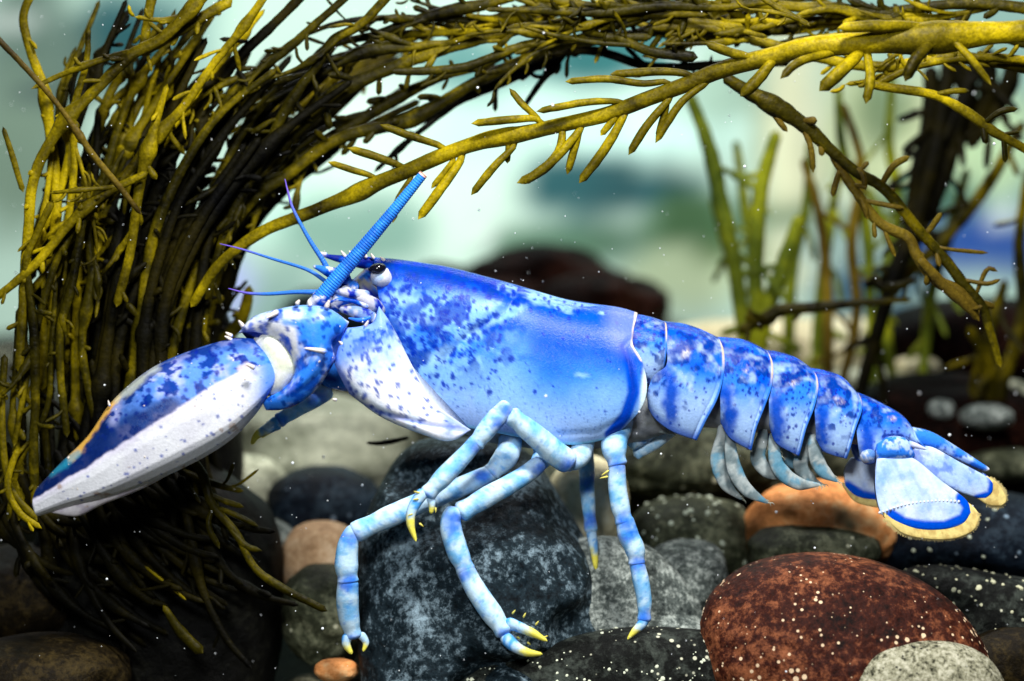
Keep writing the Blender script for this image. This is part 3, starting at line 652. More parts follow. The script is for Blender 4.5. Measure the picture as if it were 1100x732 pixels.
# E: lower dark drooping fronds
Eq = clump((200, 560, 0), 'dark drooping wrack fronds below the claw at the bottom left')
rg = random.Random(9)
for i in range(40):
    x0 = rg.uniform(0, 215); y0 = rg.uniform(500, 560)+ (10 if x0 < 80 else 0); ln = rg.uniform(70, 190); a = math.radians(rg.uniform(35, 80))
    pts = [(x0-20, y0-40), (x0, y0), (x0+math.cos(a)*ln*.4, y0+math.sin(a)*ln*.4), (x0+math.cos(a-.1)*ln*.75, y0+math.sin(a-.1)*ln*.75), (x0+math.cos(a-.2)*ln, y0+math.sin(a-.2)*ln)]
    frond(Eq, ZS(pts, rg.uniform(25, 60), rg.uniform(-10, 50)), [5, 5, 5, 4.5, 3], W_DARK_SHADE, knots=((rg.uniform(.3, .8), .6, 16),), seed=300+i, auto=rg.choice((1, 2, 3)), let_len=(12, 30), k=8)
G = clump((210, 500, 10), 'olive wrack sprig drooping below the claw and ending in a long curved tip')
frond(G, [(190, 480, 10), (215, 505, 4), (225, 535, 0), (232, 548, 0), (255, 575, -6), (272, 608, -10), (300, 630, -14), (352, 657, -16)], [5, 5, 5, 4.5, 4, 4.5, 4.5, 3.5], W_OLIVE, seed=401, lets=[
    ((230, 545, 0), (250, 552, -4), (278, 566, -4), 3), ((228, 545, 0), (224, 565, -4), (236, 590, -4), 3.2), ((240, 552, 0), (262, 585, -8), (282, 592, -8), 3.4), ((222, 528, 0), (240, 538, 0), (262, 545, 0), 3)])
frond(G, [(60, 500, 10), (90, 560, 10), (130, 620, 6), (165, 650, 6)], [3, 3, 6, 4], W_DARK_SHADE, seed=402, knots=((.75, .5, 14),), auto=3)
frond(G, [(175, 650, 0), (195, 680, 0), (218, 702, -4)], [3, 6, 6], W_OLIVE, seed=403)
frond(G, [(155, 608, 6), (180, 628, 4), (200, 645, 4)], [1.5, 1.6, 1.5], W_GOLD, seed=404)
frond(G, [(190, 505, 25), (230, 520, 25), (262, 528, 25)], [4, 4, 3], W_OLIVE, seed=405, auto=4)
# H: thin stem crossing
H = clump((0, 40, -90), 'thin brown wrack stem crossing the upper left corner, ending in a paler tip')
frond(H, ZS([(-12, 32), (33, 79), (66, 118), (98, 164), (125, 197), (152, 231)], -95, -70), [3.6, 3.2, 3, 3, 3.6, 3.6, 2.4], W_TIP, seed=410, knots=((.58, .5, 8),))
# I: right hanging branch
I = clump((760, 75, 10), 'forked wrack branch hanging down at the right to a tangled brown end')
frond(I, ZS([(776, 82), (809, 102), (842, 120), (870, 140), (893, 162), (920, 185), (950, 203), (985, 245), (1012, 275), (1035, 305), (1055, 330), (1062, 350), (1075, 395)], 25, 30), [6, 8, 9, 8, 6, 6, 6, 6, 5.5, 6, 6, 5, 3.5], W_OLIVE, seed=420, knots=((.14, .3, 18),), lmat=W_TIP, lets=[
    ((828, 118, 25), (838, 132, 22), (846, 142, 22), 3), ((858, 132, 25), (870, 155, 22), (874, 186, 22), 3.2), ((880, 152, 26), (883, 168, 24), 3.2), ((945, 200, 28), (960, 178, 22), (978, 168, 22), 3.6),
    ((1005, 265, 30), (1020, 268, 28), (1062, 272, 28), 2.2), ((1048, 322, 30), (1060, 290, 26), (1072, 292, 26), 2.5), ((1030, 300, 30), (1060, 305, 26), (1075, 300, 26), 2.4), ((1000, 245, 30), (1012, 228, 26), 3.2)], auto=5, let_len=(12, 24))
frond(I, ZS([(893, 162), (905, 185), (922, 210), (945, 240), (975, 255), (985, 275), (1005, 300), (1030, 315), (1052, 338)], 30, 20), [5, 5, 5.5, 5.5, 6, 6, 7, 7.5, 5], W_TIP, seed=421, lets=[
    ((903, 180, 28), (898, 196, 24), (894, 212, 24), 3.2), ((920, 205, 26), (928, 220, 20), (932, 236, 20), 3), ((925, 215, 26), (960, 222, 20), (972, 224, 20), 2.8), ((950, 243, 26), (955, 260, 24), (962, 276, 24), 2.6),
    ((905, 178, 26), (925, 185, 22), (930, 205, 20), 3.2)], auto=4, let_len=(10, 20))
frond(I, ZS([(985, 275), (1012, 305), (1040, 330), (1052, 345)], 10, 20), [5, 6, 6, 4], W_TIP, seed=422, auto=2, let_len=(10, 22))
J = clump((930, 85, 10), 'slender golden wrack branch slanting down to the right edge')
frond(J, ZS([(930, 90), (960, 95), (1005, 103), (1040, 122), (1065, 140), (1110, 165)], 0, 0), [5, 5, 5, 6, 5, 4.5], W_GOLD, seed=430, lets=[
    ((1005, 101, 0), (1025, 98, -4), (1042, 98, -4), 3), ((1055, 132, 0), (1075, 120, -6), (1094, 117, -6), 3.2), ((1055, 136, 0), (1059, 155, -4), 3.4), ((1078, 148, 0), (1080, 175, 0), 3), ((1075, 142, 0), (1096, 142, 0), 2)], lmat=W_OLIVE)
frond(J, ZS([(940, 92), (975, 75), (1010, 66), (1060, 62), (1110, 66)], 0, 10), [4, 4, 4, 5, 5], W_GOLD, seed=431, auto=12, let_len=(10, 24))
# K: background weeds
def bgweed(loc, label, fr_, d, mat_, r, au=3, ll=(30, 60)):
    c = clump(loc, label)
    for i, pts in enumerate(fr_): frond(c, ZS(pts, d, d+30), [x*1.0 for x in r], mat_, seed=500+int(loc[0])+i, auto=au, let_len=ll, k=8)
bgweed((800, 400, 420), 'blurred yellow-green weed standing behind the tail', [[(740, 100), (762, 160), (775, 220), (790, 290), (800, 370), (806, 440)], [(835, 140), (818, 200), (812, 270), (812, 340), (810, 430)], [(860, 230), (840, 290), (820, 350), (812, 420)]], 420, W_GREEN, [6, 9, 9, 8, 7], 3)
bgweed((900, 420, 480), 'blurred brown thin weed stems behind the fourth tail segment', [[(862, 170), (880, 230), (888, 300), (890, 400), (892, 450)], [(905, 110), (925, 180), (915, 260), (920, 340), (900, 430)]], 480, W_TIP, [4, 6, 6, 5], 3)
bgweed((960, 420, 380), 'blurred black drooping weed mass below the top right branches', [[(1020, 60), (1010, 140), (990, 220), (960, 300), (930, 400), (915, 460)], [(1050, 60), (1030, 130), (1010, 200), (975, 280)], [(1000, 70), (1000, 130), (985, 190), (975, 260)], [(1060, 50), (1060, 110), (1035, 150)], [(1090, 60), (1080, 100), (1040, 160)], [(1020, 60), (1040, 110), (1010, 170)]], 380, W_DARK_SHADE, [8, 11, 10, 8, 6], 5)
bgweed((1080, 450, 420), 'blurred dark olive weed stems at the right edge behind the hanging branch', [[(1100, 130), (1060, 200), (1020, 250), (960, 310)], [(1105, 180), (1095, 260), (1098, 340), (1075, 430), (1090, 500)], [(1080, 300), (1060, 380), (1070, 460)], [(1040, 350), (1065, 400), (1060, 470)]], 420, W_OLIVE, [5, 7, 7, 6], 4)
bgweed((1010, 470, 520), 'blurred tall dark green stalks rising behind the hanging forked branch', [[(900, 90), (905, 160), (930, 240), (935, 330), (940, 420)], [(960, 80), (955, 150), (965, 230), (950, 310), (960, 420)], [(1040, 180), (1020, 250), (1000, 320), (990, 420)], [(930, 200), (960, 260), (1000, 300)]], 520, W_GREEN, [4, 6, 7, 6, 5], 4)
bgweed((850, 420, 560), 'blurred yellow-green stalks between the tail and the forked branch', [[(870, 150), (866, 220), (850, 300), (846, 420)], [(905, 170), (890, 250), (880, 340), (876, 420)], [(790, 150), (800, 220), (812, 300), (815, 400)], [(765, 210), (785, 280), (800, 340)]], 560, W_GREEN, [4, 6, 7, 6], 4)
bgweed((890, 330, 260), 'blurred olive sprig lying just above the tail', [[(980, 322), (930, 325), (880, 330), (838, 334), (815, 345), (792, 358)], [(985, 300), (955, 310), (935, 296)], [(838, 334), (825, 345), (800, 340)]], 260, W_OLIVE, [3, 4, 6, 7, 6], 4, (10, 24))
bgweed((270, 400, 140), 'blurred olive wrack stub behind the claw wrist', [[(268, 306), (264, 330), (255, 350), (230, 372), (205, 385)]], 140, W_OLIVE, [4, 7, 7, 7, 5], 2, (14, 26))
bgweed((520, 440, 120), 'thin black weed blade under the claw arm', [[(393, 476), (412, 476), (440, 470)]], 90, W_DARK_SHADE, [1.5, 3, 2], 0)

# ------------------------------------------------------------ the lobster
PALE = np.array([.24, .48, .93]); SKY = np.array([.03, .22, .90]); BLUE = np.array([.0, .090, .76]); DEEP = np.array([.002, .012, .22]); NAVY = np.array([.002, .010, .07]); WHITE = np.array([.82, .84, .90]); CREAM = np.array([.72, .58, .40]); VIOL = np.array([.36, .40, .86])
lob = empty('lobster', P(560, 700, -20), 'bright blue spotted lobster with a white-bellied claw, walking over the stones', 'lobster')

def blotch(x, y, d, s, th, seed, soft=.04): return sm(fbm(x, y, d, s, seed, 4), th-soft, th+soft)

def paint_carapace(x, y, d, u, v, near):
    h = np.clip((y-(285+(x-430)*.2))/150., 0, 1.2)            # 0 at the ridge of the back, 1 at the lower edge
    c = mix(BLUE*.85, SKY, sm(h+(fbm(x, y, d, 45, 2)-.5)*.6-.12*sm(x, 540, 640), .16, .56))
    c = mix(c, PALE, sm(h+(fbm(x, y, d, 60, 4)-.5)*.4, .45, .88))
    c = mix(c, (.42, .58, .93), sm(h, .70, 1.0)*.7)
    front = 1-sm(x, 500, 590)
    pl = blotch(x, y, d, 22, .47, 12, .10)*front*sm(h, .08, .2)*(1-sm(h, .75, 1.)); c = mix(c, (.26, .55, .92), pl*.75)
    dens = front*(1-sm(h, .30, .85))
    c = mix(c, BLUE*.5, sm(fbm(x, y, d, 16, 22, 4), .62-.16*dens, .70-.16*dens)*np.clip(dens*1.8, 0, 1)*.85)
    rg0 = y-(278+(x-406)*.205)
    c = mix(c, BLUE*.34, (1-sm(rg0+(fbm(x, y, d, 12, 48)-.5)*26, 5, 24))*.8*(1-sm(x, 560, 690)*.75))
    cl = 1-sm(np.hypot((x-452)/28, (y-380)/32), .4, 1.2); c = mix(c, BLUE*.42, cl*sm(fbm(x, y, d, 12, 33, 3), .46, .56)*.9)
    for (a, b, ra, rb) in ((432, 322, 24, 8), (474, 385, 13, 8), (478, 324, 6, 3), (521, 330, 14, 7), (455, 345, 16, 6), (440, 350, 10, 8), (623, 402, 8, 3), (645, 338, 4, 2)):
        q = np.hypot((x-a)/ra, (y-b)/rb)+(fbm(x, y, d, 8, 44, 3)-.5)*1.4
        c = mix(c, (.36, .64, .93), (1-sm(q, .1, 1.4))*.6)
    gr = seg_dist(x, y, [(470, 385), (490, 370), (520, 352), (548, 335), (565, 322), (600, 318)])+(fbm(x, y, d, 10, 45, 3)-.5)*16
    c = mix(c, (.34, .64, .95), (1-sm(gr, 1.5, 9))*.55*blotch(x, y, d, 13, .47, 46, .12))
    st = 1-sm(np.hypot((x-585)/50, (y-(322+(x-585)*.16))/12)+(fbm(x*.5, y, d, 8, 47, 3)-.5)*3.0, .2, 1.0)
    c = mix(c, (.34, .64, .95), st*.5)
    # spots: crowded at the front and along the back, thinning to the rear
    kp = lambda a, b: max((1-.9*sm(a, 470, 590))*(1-.8*sm(b, 375, 435)), .95*(1-sm(b-(278+(a-406)*.205), 14, 40))*(1-.8*sm(a, 540, 670)))
    c = mix(c, (.0, .03, .42), spots(x, y, 950, (405, 280, 690, 460), .8, 2.4, 51, kp)*.92)
    c = mix(c, (.0, .025, .36), spots(x, y, 170, (405, 285, 560, 430), 2.4, 4.2, 53, kp)*.9)
    sp = spots(x, y, 900, (430, 330, 680, 468), .5, 1.1, 52); c = mix(c, (.05, .13, .50), sp*.55)
    # deep band at the rear
    bd = seg_dist(x, y, [(665, 372), (674, 392), (677, 420), (669, 444), (653, 464)])
    c = mix(c, BLUE*.75, 1-sm(bd, 4, 8)); c = mix(c, DEEP*1.5, (1-sm(bd, 1, 4.5))*.5)
    c = mix(c, (.66, .84, .95), sm(x+(y-400)*.1, 684, 689)*sm(y, 385, 405))
    edge = 1-sm(seg_dist(x, y, [(683, 337), (679, 355), (677, 371), (686, 386)]), 1.5, 3.2); c = mix(c, (.80, .62, .42), edge)
    c = mix(c, VIOL*1.1, (1-sm(np.hypot(x-668, (y-350)/1.4), 8, 30))*.28)
    c = mix(c, (.10, .55, .70), sm(v, .965, .99)*.5)
    return c

def dsp_car(X, Y, U, V):
    g = seg_dist(X, Y, [(470, 420), (480, 385), (505, 360), (545, 335), (556, 312)])
    g2 = seg_dist(X, Y, [(690, 352), (668, 372), (676, 415), (664, 448), (640, 462), (600, 464)])
    return 5*np.exp(-(g/6)**2) + 1.3*np.exp(-(g2/3.5)**2)
carap = plate('carapace', [(402, 279), (420, 279), (457, 284), (488, 289.5), (550, 306), (609, 323), (662, 331), (684, 337)],
    [(470, 441), (488, 454), (544, 465), (606, 475), (642, 471), (664, 461)],
    [(402, 279), (405, 300), (413, 335), (429, 368), (445, 401), (458, 425), (470, 441)], [(684, 337), (678, 355), (677, 371), (686, 388), (691, 414), (685, 437), (664, 461)],
    62, M_SHELL, lob, nu=210, nv=110, amax=2.45, pw=.85, paint=paint_carapace, disp=dsp_car,
    wu=lambda u: .42+.58*np.sin(np.clip(u*1.15+.12, 0, 1.45)*1.25)**.7, solid=2.2)

def spine(parent, p0, p1, r, col=(.80, .72, .66)):
    return tube('spine', [p0, ((p0[0]+p1[0])/2, (p0[1]+p1[1])/2, (p0[2]+p1[2])/2), p1], [r, r*.75, r*.25], M_SOFT, parent, paint=lambda x, y, d, t, a: mix(SKY, col, sm(t, .0, .35)), n=10, k=8)

# rostrum
def paint_ros(x, y, d, u, v, near): return mix(mix(BLUE*.6, DEEP, blotch(x, y, d, 9, .5, 3)), (.6, .6, .8), (1-sm(x, 343, 352))*.8)
ros = plate('rostrum', [(342, 272), (360, 274), (385, 275), (425, 279)], [(342, 274), (360, 281), (385, 288), (425, 296)], [(342, 272), (342, 274)], [(425, 279), (425, 296)], 9, M_SHELL, lob, nu=50, nv=18, amax=math.pi, wu=lambda u: .12+.9*u, paint=paint_ros)
for p0, p1 in (((372, 277, -2), (366, 269, -4)), ((379, 277, -3), (375, 269, -5)), ((394, 278, -5), (390, 270, -8)), ((352, 274, 0), (342, 271, 0)), ((402, 279, -6), (398, 272, -9)), ((414, 281, -10), (408, 276, -14))): spine(ros, p0, p1, 2.2)
# head below the rostrum
tube('head', [(424, 300, 0), (400, 312, 0), (378, 322, 0), (362, 330, 0)], [28, 25, 18, 10], M_SHELL, lob, paint=lambda x, y, d, t, a: mix(mix(SKY*.5, (.22, .22, .20), blotch(x, y, d, 14, .5, 6)), DEEP, blotch(x, y, d, 8, .56, 9)), n=24, k=20)
# eye
def paint_eye(x, y, d, t, a): return mix((.34, .46, .66), WHITE*.85, sm(y, 300, 291)*0+blotch(x, y, d, 8, .46, 3, .1))
for s_ in (-1, 1):
    dd = -24 if s_ < 0 else 24
    es = tube('eye', [(418, 304, dd+8*s_*-1), (411, 299, dd), (406, 294, dd+3*s_), (405, 290, dd+4*s_)], [7, 9.5, 12, 10.5], M_SOFT, lob, paint=paint_eye, n=20, k=18)
    V, f, t, a = tube_data([(405, 293, dd+3.5*s_), (405, 288, dd+6*s_), (404, 283, dd+6*s_)], [12.4, 15, 12.6], n=16, k=20)
    mesh_obj('cornea', px3(V), f, M_EYE, es)

# antenna and antennules
def p_ant(x, y, d, t, a): return mix(mix((.02, .14, .62), (.03, .24, .78), blotch(x, y, d, 30, .5, 3)), (.9, .5, .4), sm(t, .985, .99))
tube('antenna', [(343, 322, -42), (362, 299, -46), (385, 272, -50), (420, 230, -56), (455, 187, -60)], [8.5, 8, 7, 6, 5], M_SHELL, lob, paint=p_ant, n=420, k=16, ring=60, ringamp=.04, capr=False)
def p_an2(x, y, d, t, a): return mix((.03, .16, .60), (.16, .10, .55), sm(t, .55, .9))
tube('antennule', [(356, 300, -30), (348, 282, -30), (332, 257, -28), (315, 225, -24), (309, 205, -20), (306, 192, -18)], [3.28, 2.81, 2.34, 1.87, 1.4, 0.5], M_SHELL, lob, paint=p_an2, n=160, k=8, ring=40, ringamp=.06)
tube('antennule', [(352, 304, -24), (330, 290, -24), (292, 278, -20), (260, 268, -18), (236, 262, -16)], [2.34, 1.87, 1.56, 1.17, 0.5], M_SHELL, lob, paint=p_an2, n=120, k=8)
tube('antennule', [(345, 314, -34), (318, 314, -34), (288, 316, -32), (265, 315, -30), (245, 310, -28)], [2.81, 2.34, 2.03, 1.56, 0.5], M_SHELL, lob, paint=p_an2, n=120, k=8)
def p_base(x, y, d, t, a): return mix(mix(SKY*.75, WHITE*.8, blotch(x, y, d, 12, .55, 13)), BLUE*.5, blotch(x, y, d, 9, .56, 19))
def p_mouth(x, y, d, t, a): return mix(mix((.16, .26, .48), (.48, .48, .56), blotch(x, y, d, 10, .5, 23)), DEEP*1.5, blotch(x, y, d, 7, .58, 29))
for nm, pts, r in (('antenna_base', [(330, 330, -36), (343, 324, -40), (352, 310, -42)], [7, 11, 9]), ('antenna_base', [(352, 330, -30), (366, 322, -34), (372, 306, -34)], [8, 12, 9]), ('antenna_scale', [(376, 305, -30), (362, 296, -33), (345, 289, -34), (336, 286, -34)], [8, 8, 5, 1.5]),
                   ('antennule_base', [(385, 312, -26), (370, 304, -28), (356, 300, -28)], [8, 7, 5]), ('mouthpart', [(405, 352, -36), (396, 342, -42), (380, 334, -44), (364, 332, -44)], [5, 9, 8, 3]), ('mouthpart', [(412, 338, -32), (402, 328, -38), (386, 320, -40), (372, 318, -40)], [5, 8, 7, 2.5]), ('palp', [(396, 330, -46), (380, 324, -50), (364, 322, -50), (352, 326, -50)], [2.5, 2.5, 2, 1]), ('palp', [(400, 340, -48), (388, 344, -52), (374, 342, -52)], [2.5, 2.5, 1]),
                   ('mouthpart', [(398, 318, -36), (380, 316, -42), (360, 312, -44), (352, 306, -44)], [6, 6, 4, 2]), ('mouthpart', [(406, 354, -44), (403, 345, -48), (399, 335, -48)], [3, 5, 3])):
    tube(nm, pts, r, M_SHELL, lob, paint=(p_mouth if nm == 'mouthpart' else p_base), n=26, k=16, rough=.08, seed=len(pts[0])+int(pts[0][0]))

# claw arm: upper arm (white triangle), wrist, claw
def paint_arm(x, y, d, u, v, near):
    c = mix(WHITE, (.62, .75, .95), blotch(x, y, d, 26, .52, 3, .1))
    c = mix(c, SKY, (1-sm(y+(fbm(x, y, d, 20, 5)-.5)*50+(x-360)*.25, 372, 425))*.8*(1-sm(x, 400, 440)*.6))
    c = mix(c, BLUE*.9, (1-sm(y+(x-360)*.2, 365, 410))*blotch(x, y, d, 12, .55, 62, .06)*.8)
    c = mix(c, BLUE*.8, (1-sm(seg_dist(x, y, [(362, 363), (360, 390), (381, 428)])+(fbm(x, y, d, 12, 8)-.5)*8, 1, 7))*.7)
    c = mix(c, BLUE*.75, (1-sm(seg_dist(x, y, [(370, 425), (411, 443), (457, 455), (500, 462)])+(fbm(x, y, d, 14, 6)-.5)*5, .5, 3.5))*.6)
    c = mix(c, SKY*1.05, sm(y-.42*(x-400), 442, 450)*.5)
    c = mix(c, BLUE*.9, sm(x, 468, 484)*.6*blotch(x, y, d, 16, .48, 9, .1))
    c = mix(c, (.46, .60, .90), sm(x-(y-330)*.62, 402, 422)*.5)  # shading of the right side painted in as pale blue
    sp = spots(x, y, 210, (360, 340, 480, 460), .9, 3.0, 61); return mix(c, BLUE*.5, sp*.85)
arm = plate('claw_arm', [(366, 352), (378, 352), (390, 350), (401, 346), (407, 329)], [(376, 424), (411, 449), (457, 468), (484, 474), (506, 462)],
    [(366, 352), (360, 366), (360, 390), (376, 424)], [(407, 329), (420, 348), (434, 375), (449, 407), (470, 440), (506, 462)], 24, M_SHELL, lob, nu=120, nv=60, amax=math.pi, pw=.7, d0=-62,
    wu=lambda u: np.clip(np.sin(np.clip(u*.92+.06, 0, 1)*math.pi), 0, 1)**.5, paint=paint_arm, disp=lambda X, Y, U, V: 3.0*np.exp(-(seg_dist(X, Y, [(370, 425), (411, 443), (457, 455), (500, 462)])/3.5)**2))
for p0, p1 in (((362, 430, -66), (357, 429, -68)), ((370, 372, -74), (363, 366, -78)), ((392, 352, -70), (396, 344, -74))): spine(arm, p0, p1, 2.4)
def paint_wrist(x, y, d, u, v, near):
    c = mix(WHITE*.92, SKY, blotch(x, y, d, 24, .47, 71, .1))
    c = mix(c, (.25, .5, .85), (1-sm(y, 332, 352))*.6)
    sp = spots(x, y, 150, (255, 325, 375, 440), 1.3, 3.8, 72); c = mix(c, BLUE*.45, sp*.85)
    return mix(c, BLUE*.8, blotch(x, y, d, 13, .60, 73)*.8)
wrist = plate('claw_wrist', [(256, 358), (272, 341), (296, 333), (325, 328), (352, 331), (375, 346)], [(286, 441), (305, 440), (326, 431), (345, 412), (361, 386)],
    [(256, 358), (276, 358), (298, 366), (314, 386), (316, 404), (303, 419), (284, 430), (286, 441)], [(375, 346), (368, 358), (358, 368), (361, 386)], 30, M_SHELL, lob, nu=100, nv=60, amax=math.pi, pw=.6, d0=-72,
    wu=lambda u: .25+.75*np.sin(np.clip(u, 0, 1)*math.pi)**.5, paint=paint_wrist)
plate('joint_skin', [(272, 362), (290, 356), (312, 364)], [(282, 424), (300, 426), (314, 414)], [(272, 362), (276, 395), (282, 424)], [(312, 364), (326, 390), (314, 414)], 26, M_SOFT, wrist, nu=40, nv=30, amax=math.pi, pw=.6, d0=-66,
    wu=lambda u: .2+.8*np.sin(u*math.pi)**.6, paint=lambda x, y, d, u, v, n: mix((.62, .66, .52), (.75, .78, .75), blotch(x, y, d, 14, .5, 7, .1)))
for p0, p1, r in (((262, 352, -86), (256, 344, -90), 3), ((250, 362, -82), (242, 357, -84), 2.6), ((300, 334, -92), (286, 342, -100), 3.6), ((318, 328, -90), (322, 322, -92), 3), ((350, 332, -88), (354, 322, -92), 3.4), ((334, 330, -88), (331, 322, -90), 3), ((352, 378, -100), (326, 374, -106), 3.2)): spine(wrist, p0, p1, r)
tube('far_claw_arm', [(395, 400, -10), (350, 392, 6), (318, 385, 14), (300, 372, 20)], [26, 24, 20, 14], M_SHELL, lob, paint=lambda x, y, d, t, a: mix(SKY*.8, DEEP, blotch(x, y, d, 14, .5, 31)), n=30, k=20)

ridge = [(41, 536), (72, 517), (105, 497), (140, 474), (177, 451), (232, 415), (272, 392)]
def side_of(x, y):   # signed height above the ridge of the claw (positive = upper face)
    r = np.array(ridge); yy = np.interp(x, r[:, 0], r[:, 1]); return yy-y
def paint_claw(x, y, d, u, v, near):
    h = side_of(x, y)+(fbm(x, y, d, 10, 4)-.5)*6
    n = fbm(x, y, d, 16, 81, 5)
    up = mix((.10, .26, .80), (.40, .46, .86), sm(n, .42, .62))
    up = mix(up, BLUE*.35, sm(fbm(x, y, d, 11, 83, 4), .52, .57)*.95)
    up = mix(up, NAVY*2.5, (1-sm(u*0+ (y-np.interp(x, [42, 67, 96, 122, 160, 202, 249, 272], [524, 497, 468, 431, 398, 378, 364, 364]))+(n-.5)*16, 3, 16))*.75)
    up = mix(up, NAVY, (1-sm(x+(n-.5)*70, 95, 185))*.93)
    up = mix(up, DEEP*1.1, spots(x, y, 240, (90, 360, 285, 500), 1.0, 3.2, 97)*.8)
    up = mix(up, NAVY*1.6, (1-sm(seg_dist(x, y, [(80, 508), (140, 464), (190, 438)])+(n-.5)*14, 6, 20))*.85)
    crest = 1-sm(seg_dist(x, y, [(82, 490), (98, 468), (112, 447), (128, 426)])+(fbm(x, y, d, 9, 86)-.5)*12, 2, 8)
    up = mix(up, (.75, .42, .06), crest*.85); 
    cr2 = 1-sm(seg_dist(x, y, [(128, 428), (150, 410), (170, 396)])+(fbm(x, y, d, 9, 87)-.5)*12, 1, 8); up = mix(up, (.55, .60, .45), cr2*.55)
    up = mix(up, (.02, .30, .45), (1-sm(seg_dist(x, y, [(60, 508), (88, 486)])+(n-.5)*10, 1, 7))*.6)
    lo = mix(WHITE, (.74, .75, .83), sm(fbm(x, y, d, 30, 88), .45, .7))
    lo = mix(lo, (.55, .50, .70), (1-sm(h, -9, -1))*0+sm(h, -10, 0)*.6)
    lo = mix(lo, (.35, .22, .14), spots(x, y, 34, (60, 410, 270, 545), 1.2, 5.0, 89)*.75*sm(fbm(x, y, d, 5, 90), .42, .55))
    lo = mix(lo, BLUE*.5, spots(x, y, 170, (70, 400, 290, 545), .7, 2.1, 91)*.75)
    lo = mix(lo, SKY, sm(x, 262, 292)*.65)
    c = mix(lo, up, sm(h, -1.5, 2))
    c = mix(c, SKY*1.1, sm(x, 278, 292)*.6)
    for (a, b) in ((268, 393), (262, 396)): c = mix(c, (.85, .70, .60), (1-sm(np.hypot(x-a, y-b), 2, 6))*.6)
    return c
def prof_claw(U, V): return np.interp(V, [0, .03, .12, .3, .46, .50, .60, .82, .88, .96, 1], [0, .28, .55, .88, .99, 1.0, .97, .80, .68, .30, 0])
claw = plate('claw', [(42, 524), (67, 497), (96, 468), (122, 431), (160, 398), (202, 378), (249, 364), (272, 364)], [(43, 554), (74, 545), (112, 536), (156, 521), (211, 496), (249, 472), (274, 446), (288, 425)],
    [(42, 524), (40, 538), (43, 554)], [(272, 364), (289, 383), (297, 405), (288, 425)], 34, M_SHELL, lob, nu=190, nv=110, amax=math.pi, d0=-78, prof=prof_claw,
    wu=lambda u: .14+.86*np.sin(np.clip(u*.86+.04, 0, 1)*math.pi)**.75, paint=paint_claw, lean=lambda X, Y: -(270-X)*.05)
def paint_fing(x, y, d, u, v, near):
    c = mix((.78, .74, .78), (.55, .50, .58), blotch(x, y, d, 14, .5, 95, .08)); return mix(c, (.45, .32, .24), spots(x, y, 12, (45, 520, 160, 560), 1, 3, 96)*.6)
plate('claw_finger', [(62, 542), (82, 530), (112, 510), (160, 490), (215, 460)], [(64, 550), (80, 553), (92, 552), (114, 541), (156, 524), (215, 492)], [(62, 542), (60, 547), (64, 550)], [(215, 460), (218, 480), (215, 492)], 14, M_SHELL, claw,
      nu=90, nv=40, amax=math.pi, pw=.6, d0=-62, wu=lambda u: .2+.8*np.sin(np.clip(u*.8+.05, 0, 1)*math.pi)**.6, paint=paint_fing, lean=lambda X, Y: -(270-X)*.10)
for p0, p1, r in (((250, 366, -82), (241, 361, -84), 2.2), ((118, 437, -98), (116, 430, -98), 1.6), ((274, 396, -112), (264, 391, -118), 3.2)): spine(claw, p0, p1, r)

barnacles(claw, 26, 71, .5, 1.6, 40, (.75, .66, .55)); barnacles(carap, 22, 72, .4, 1.3, 40, (.75, .66, .55)); barnacles(wrist, 10, 73, .5, 1.4, None, (.75, .66, .55))
# walking legs
def p_leg(kn):
    """saturated blue near the joints kn (list of points), pale between"""
    def f(x, y, d, t, a):
        c = mix((.58, .80, .97), (.20, .54, .95), blotch(x, y, d, 14, .55, 101, .16))
        c = mix(c, (.02, .22, .80), spots(x, y, 900, (350, 430, 700, 700), .7, 2.2, 113)*.45)
        q = np.full(np.shape(x), 1e9)
        for (jx, jy) in kn: q = np.minimum(q, np.hypot(x-jx, y-jy))
        q = q+(fbm(x, y, d, 9, 103)-.5)*16
        c = mix(c, (.004, .13, .78), (1-sm(q, 2, 15))*.85)
        c = mix(c, (.08, .42, .80), blotch(x, y, d, 7, .62, 105)*.45)
        return c
    return f
def p_tip(x, y, d, t, a): return mix(mix((.08, .36, .85), (.45, .68, .92), blotch(x, y, d, 8, .5, 107)), (.80, .72, .10), sm(t+(fbm(x, y, d, 5, 109)-.5)*.5, .38, .72))
def leg(segs, knees, tips, k=16, thorns=()):
    pf = p_leg(knees); first = None
    for i, (pts, r) in enumerate(segs):
        p = [np.array(q, float) for q in pts]
        a0 = p[0]-(p[1]-p[0])/np.linalg.norm(p[1]-p[0])*4.5; a1 = p[-1]+(p[-1]-p[-2])/np.linalg.norm(p[-1]-p[-2])*3.5
        p = [a0]+p[1:-1]+[a1]; rk = np.linspace(0, 1, len(r)); rr_ = list(r)
        def rad(t, rr_=rr_, rk=rk):
            q = np.interp(t, rk, rr_)*.95; q = q*(.84+.16*np.clip(t/.10, 0, 1))          # slim neck where it leaves the joint before
            return q*(1+.06*np.exp(-((t-.94)/.04)**2)-.08*np.exp(-((t-.84)/.06)**2))
        o = tube('walking_leg' if first is None else 'leg_segment', [tuple(q) for q in p], rad, M_SHELL, lob if first is None else first, paint=pf, n=64, k=20, flat=.85, rough=.035, seed=i+int(pts[0][0]), capf=.55)
        if first is None: first = o
    for pts, r in tips: tube('pincer_finger', pts, r, M_SHELL, first, paint=p_tip, n=22, k=10, flat=.8, rough=.08)
    for (x, y, d, dx, dy) in thorns:
        tube('bristle', [(x, y, d), (x+dx*.6, y+dy*.6, d-1), (x+dx, y+dy, d-1)], [1.4, 1.1, .4], M_SOFT, first, paint=lambda x, y, d, t, a: np.zeros((len(x), 3))+np.array([.70, .62, .12]), n=6, k=6)
    return first
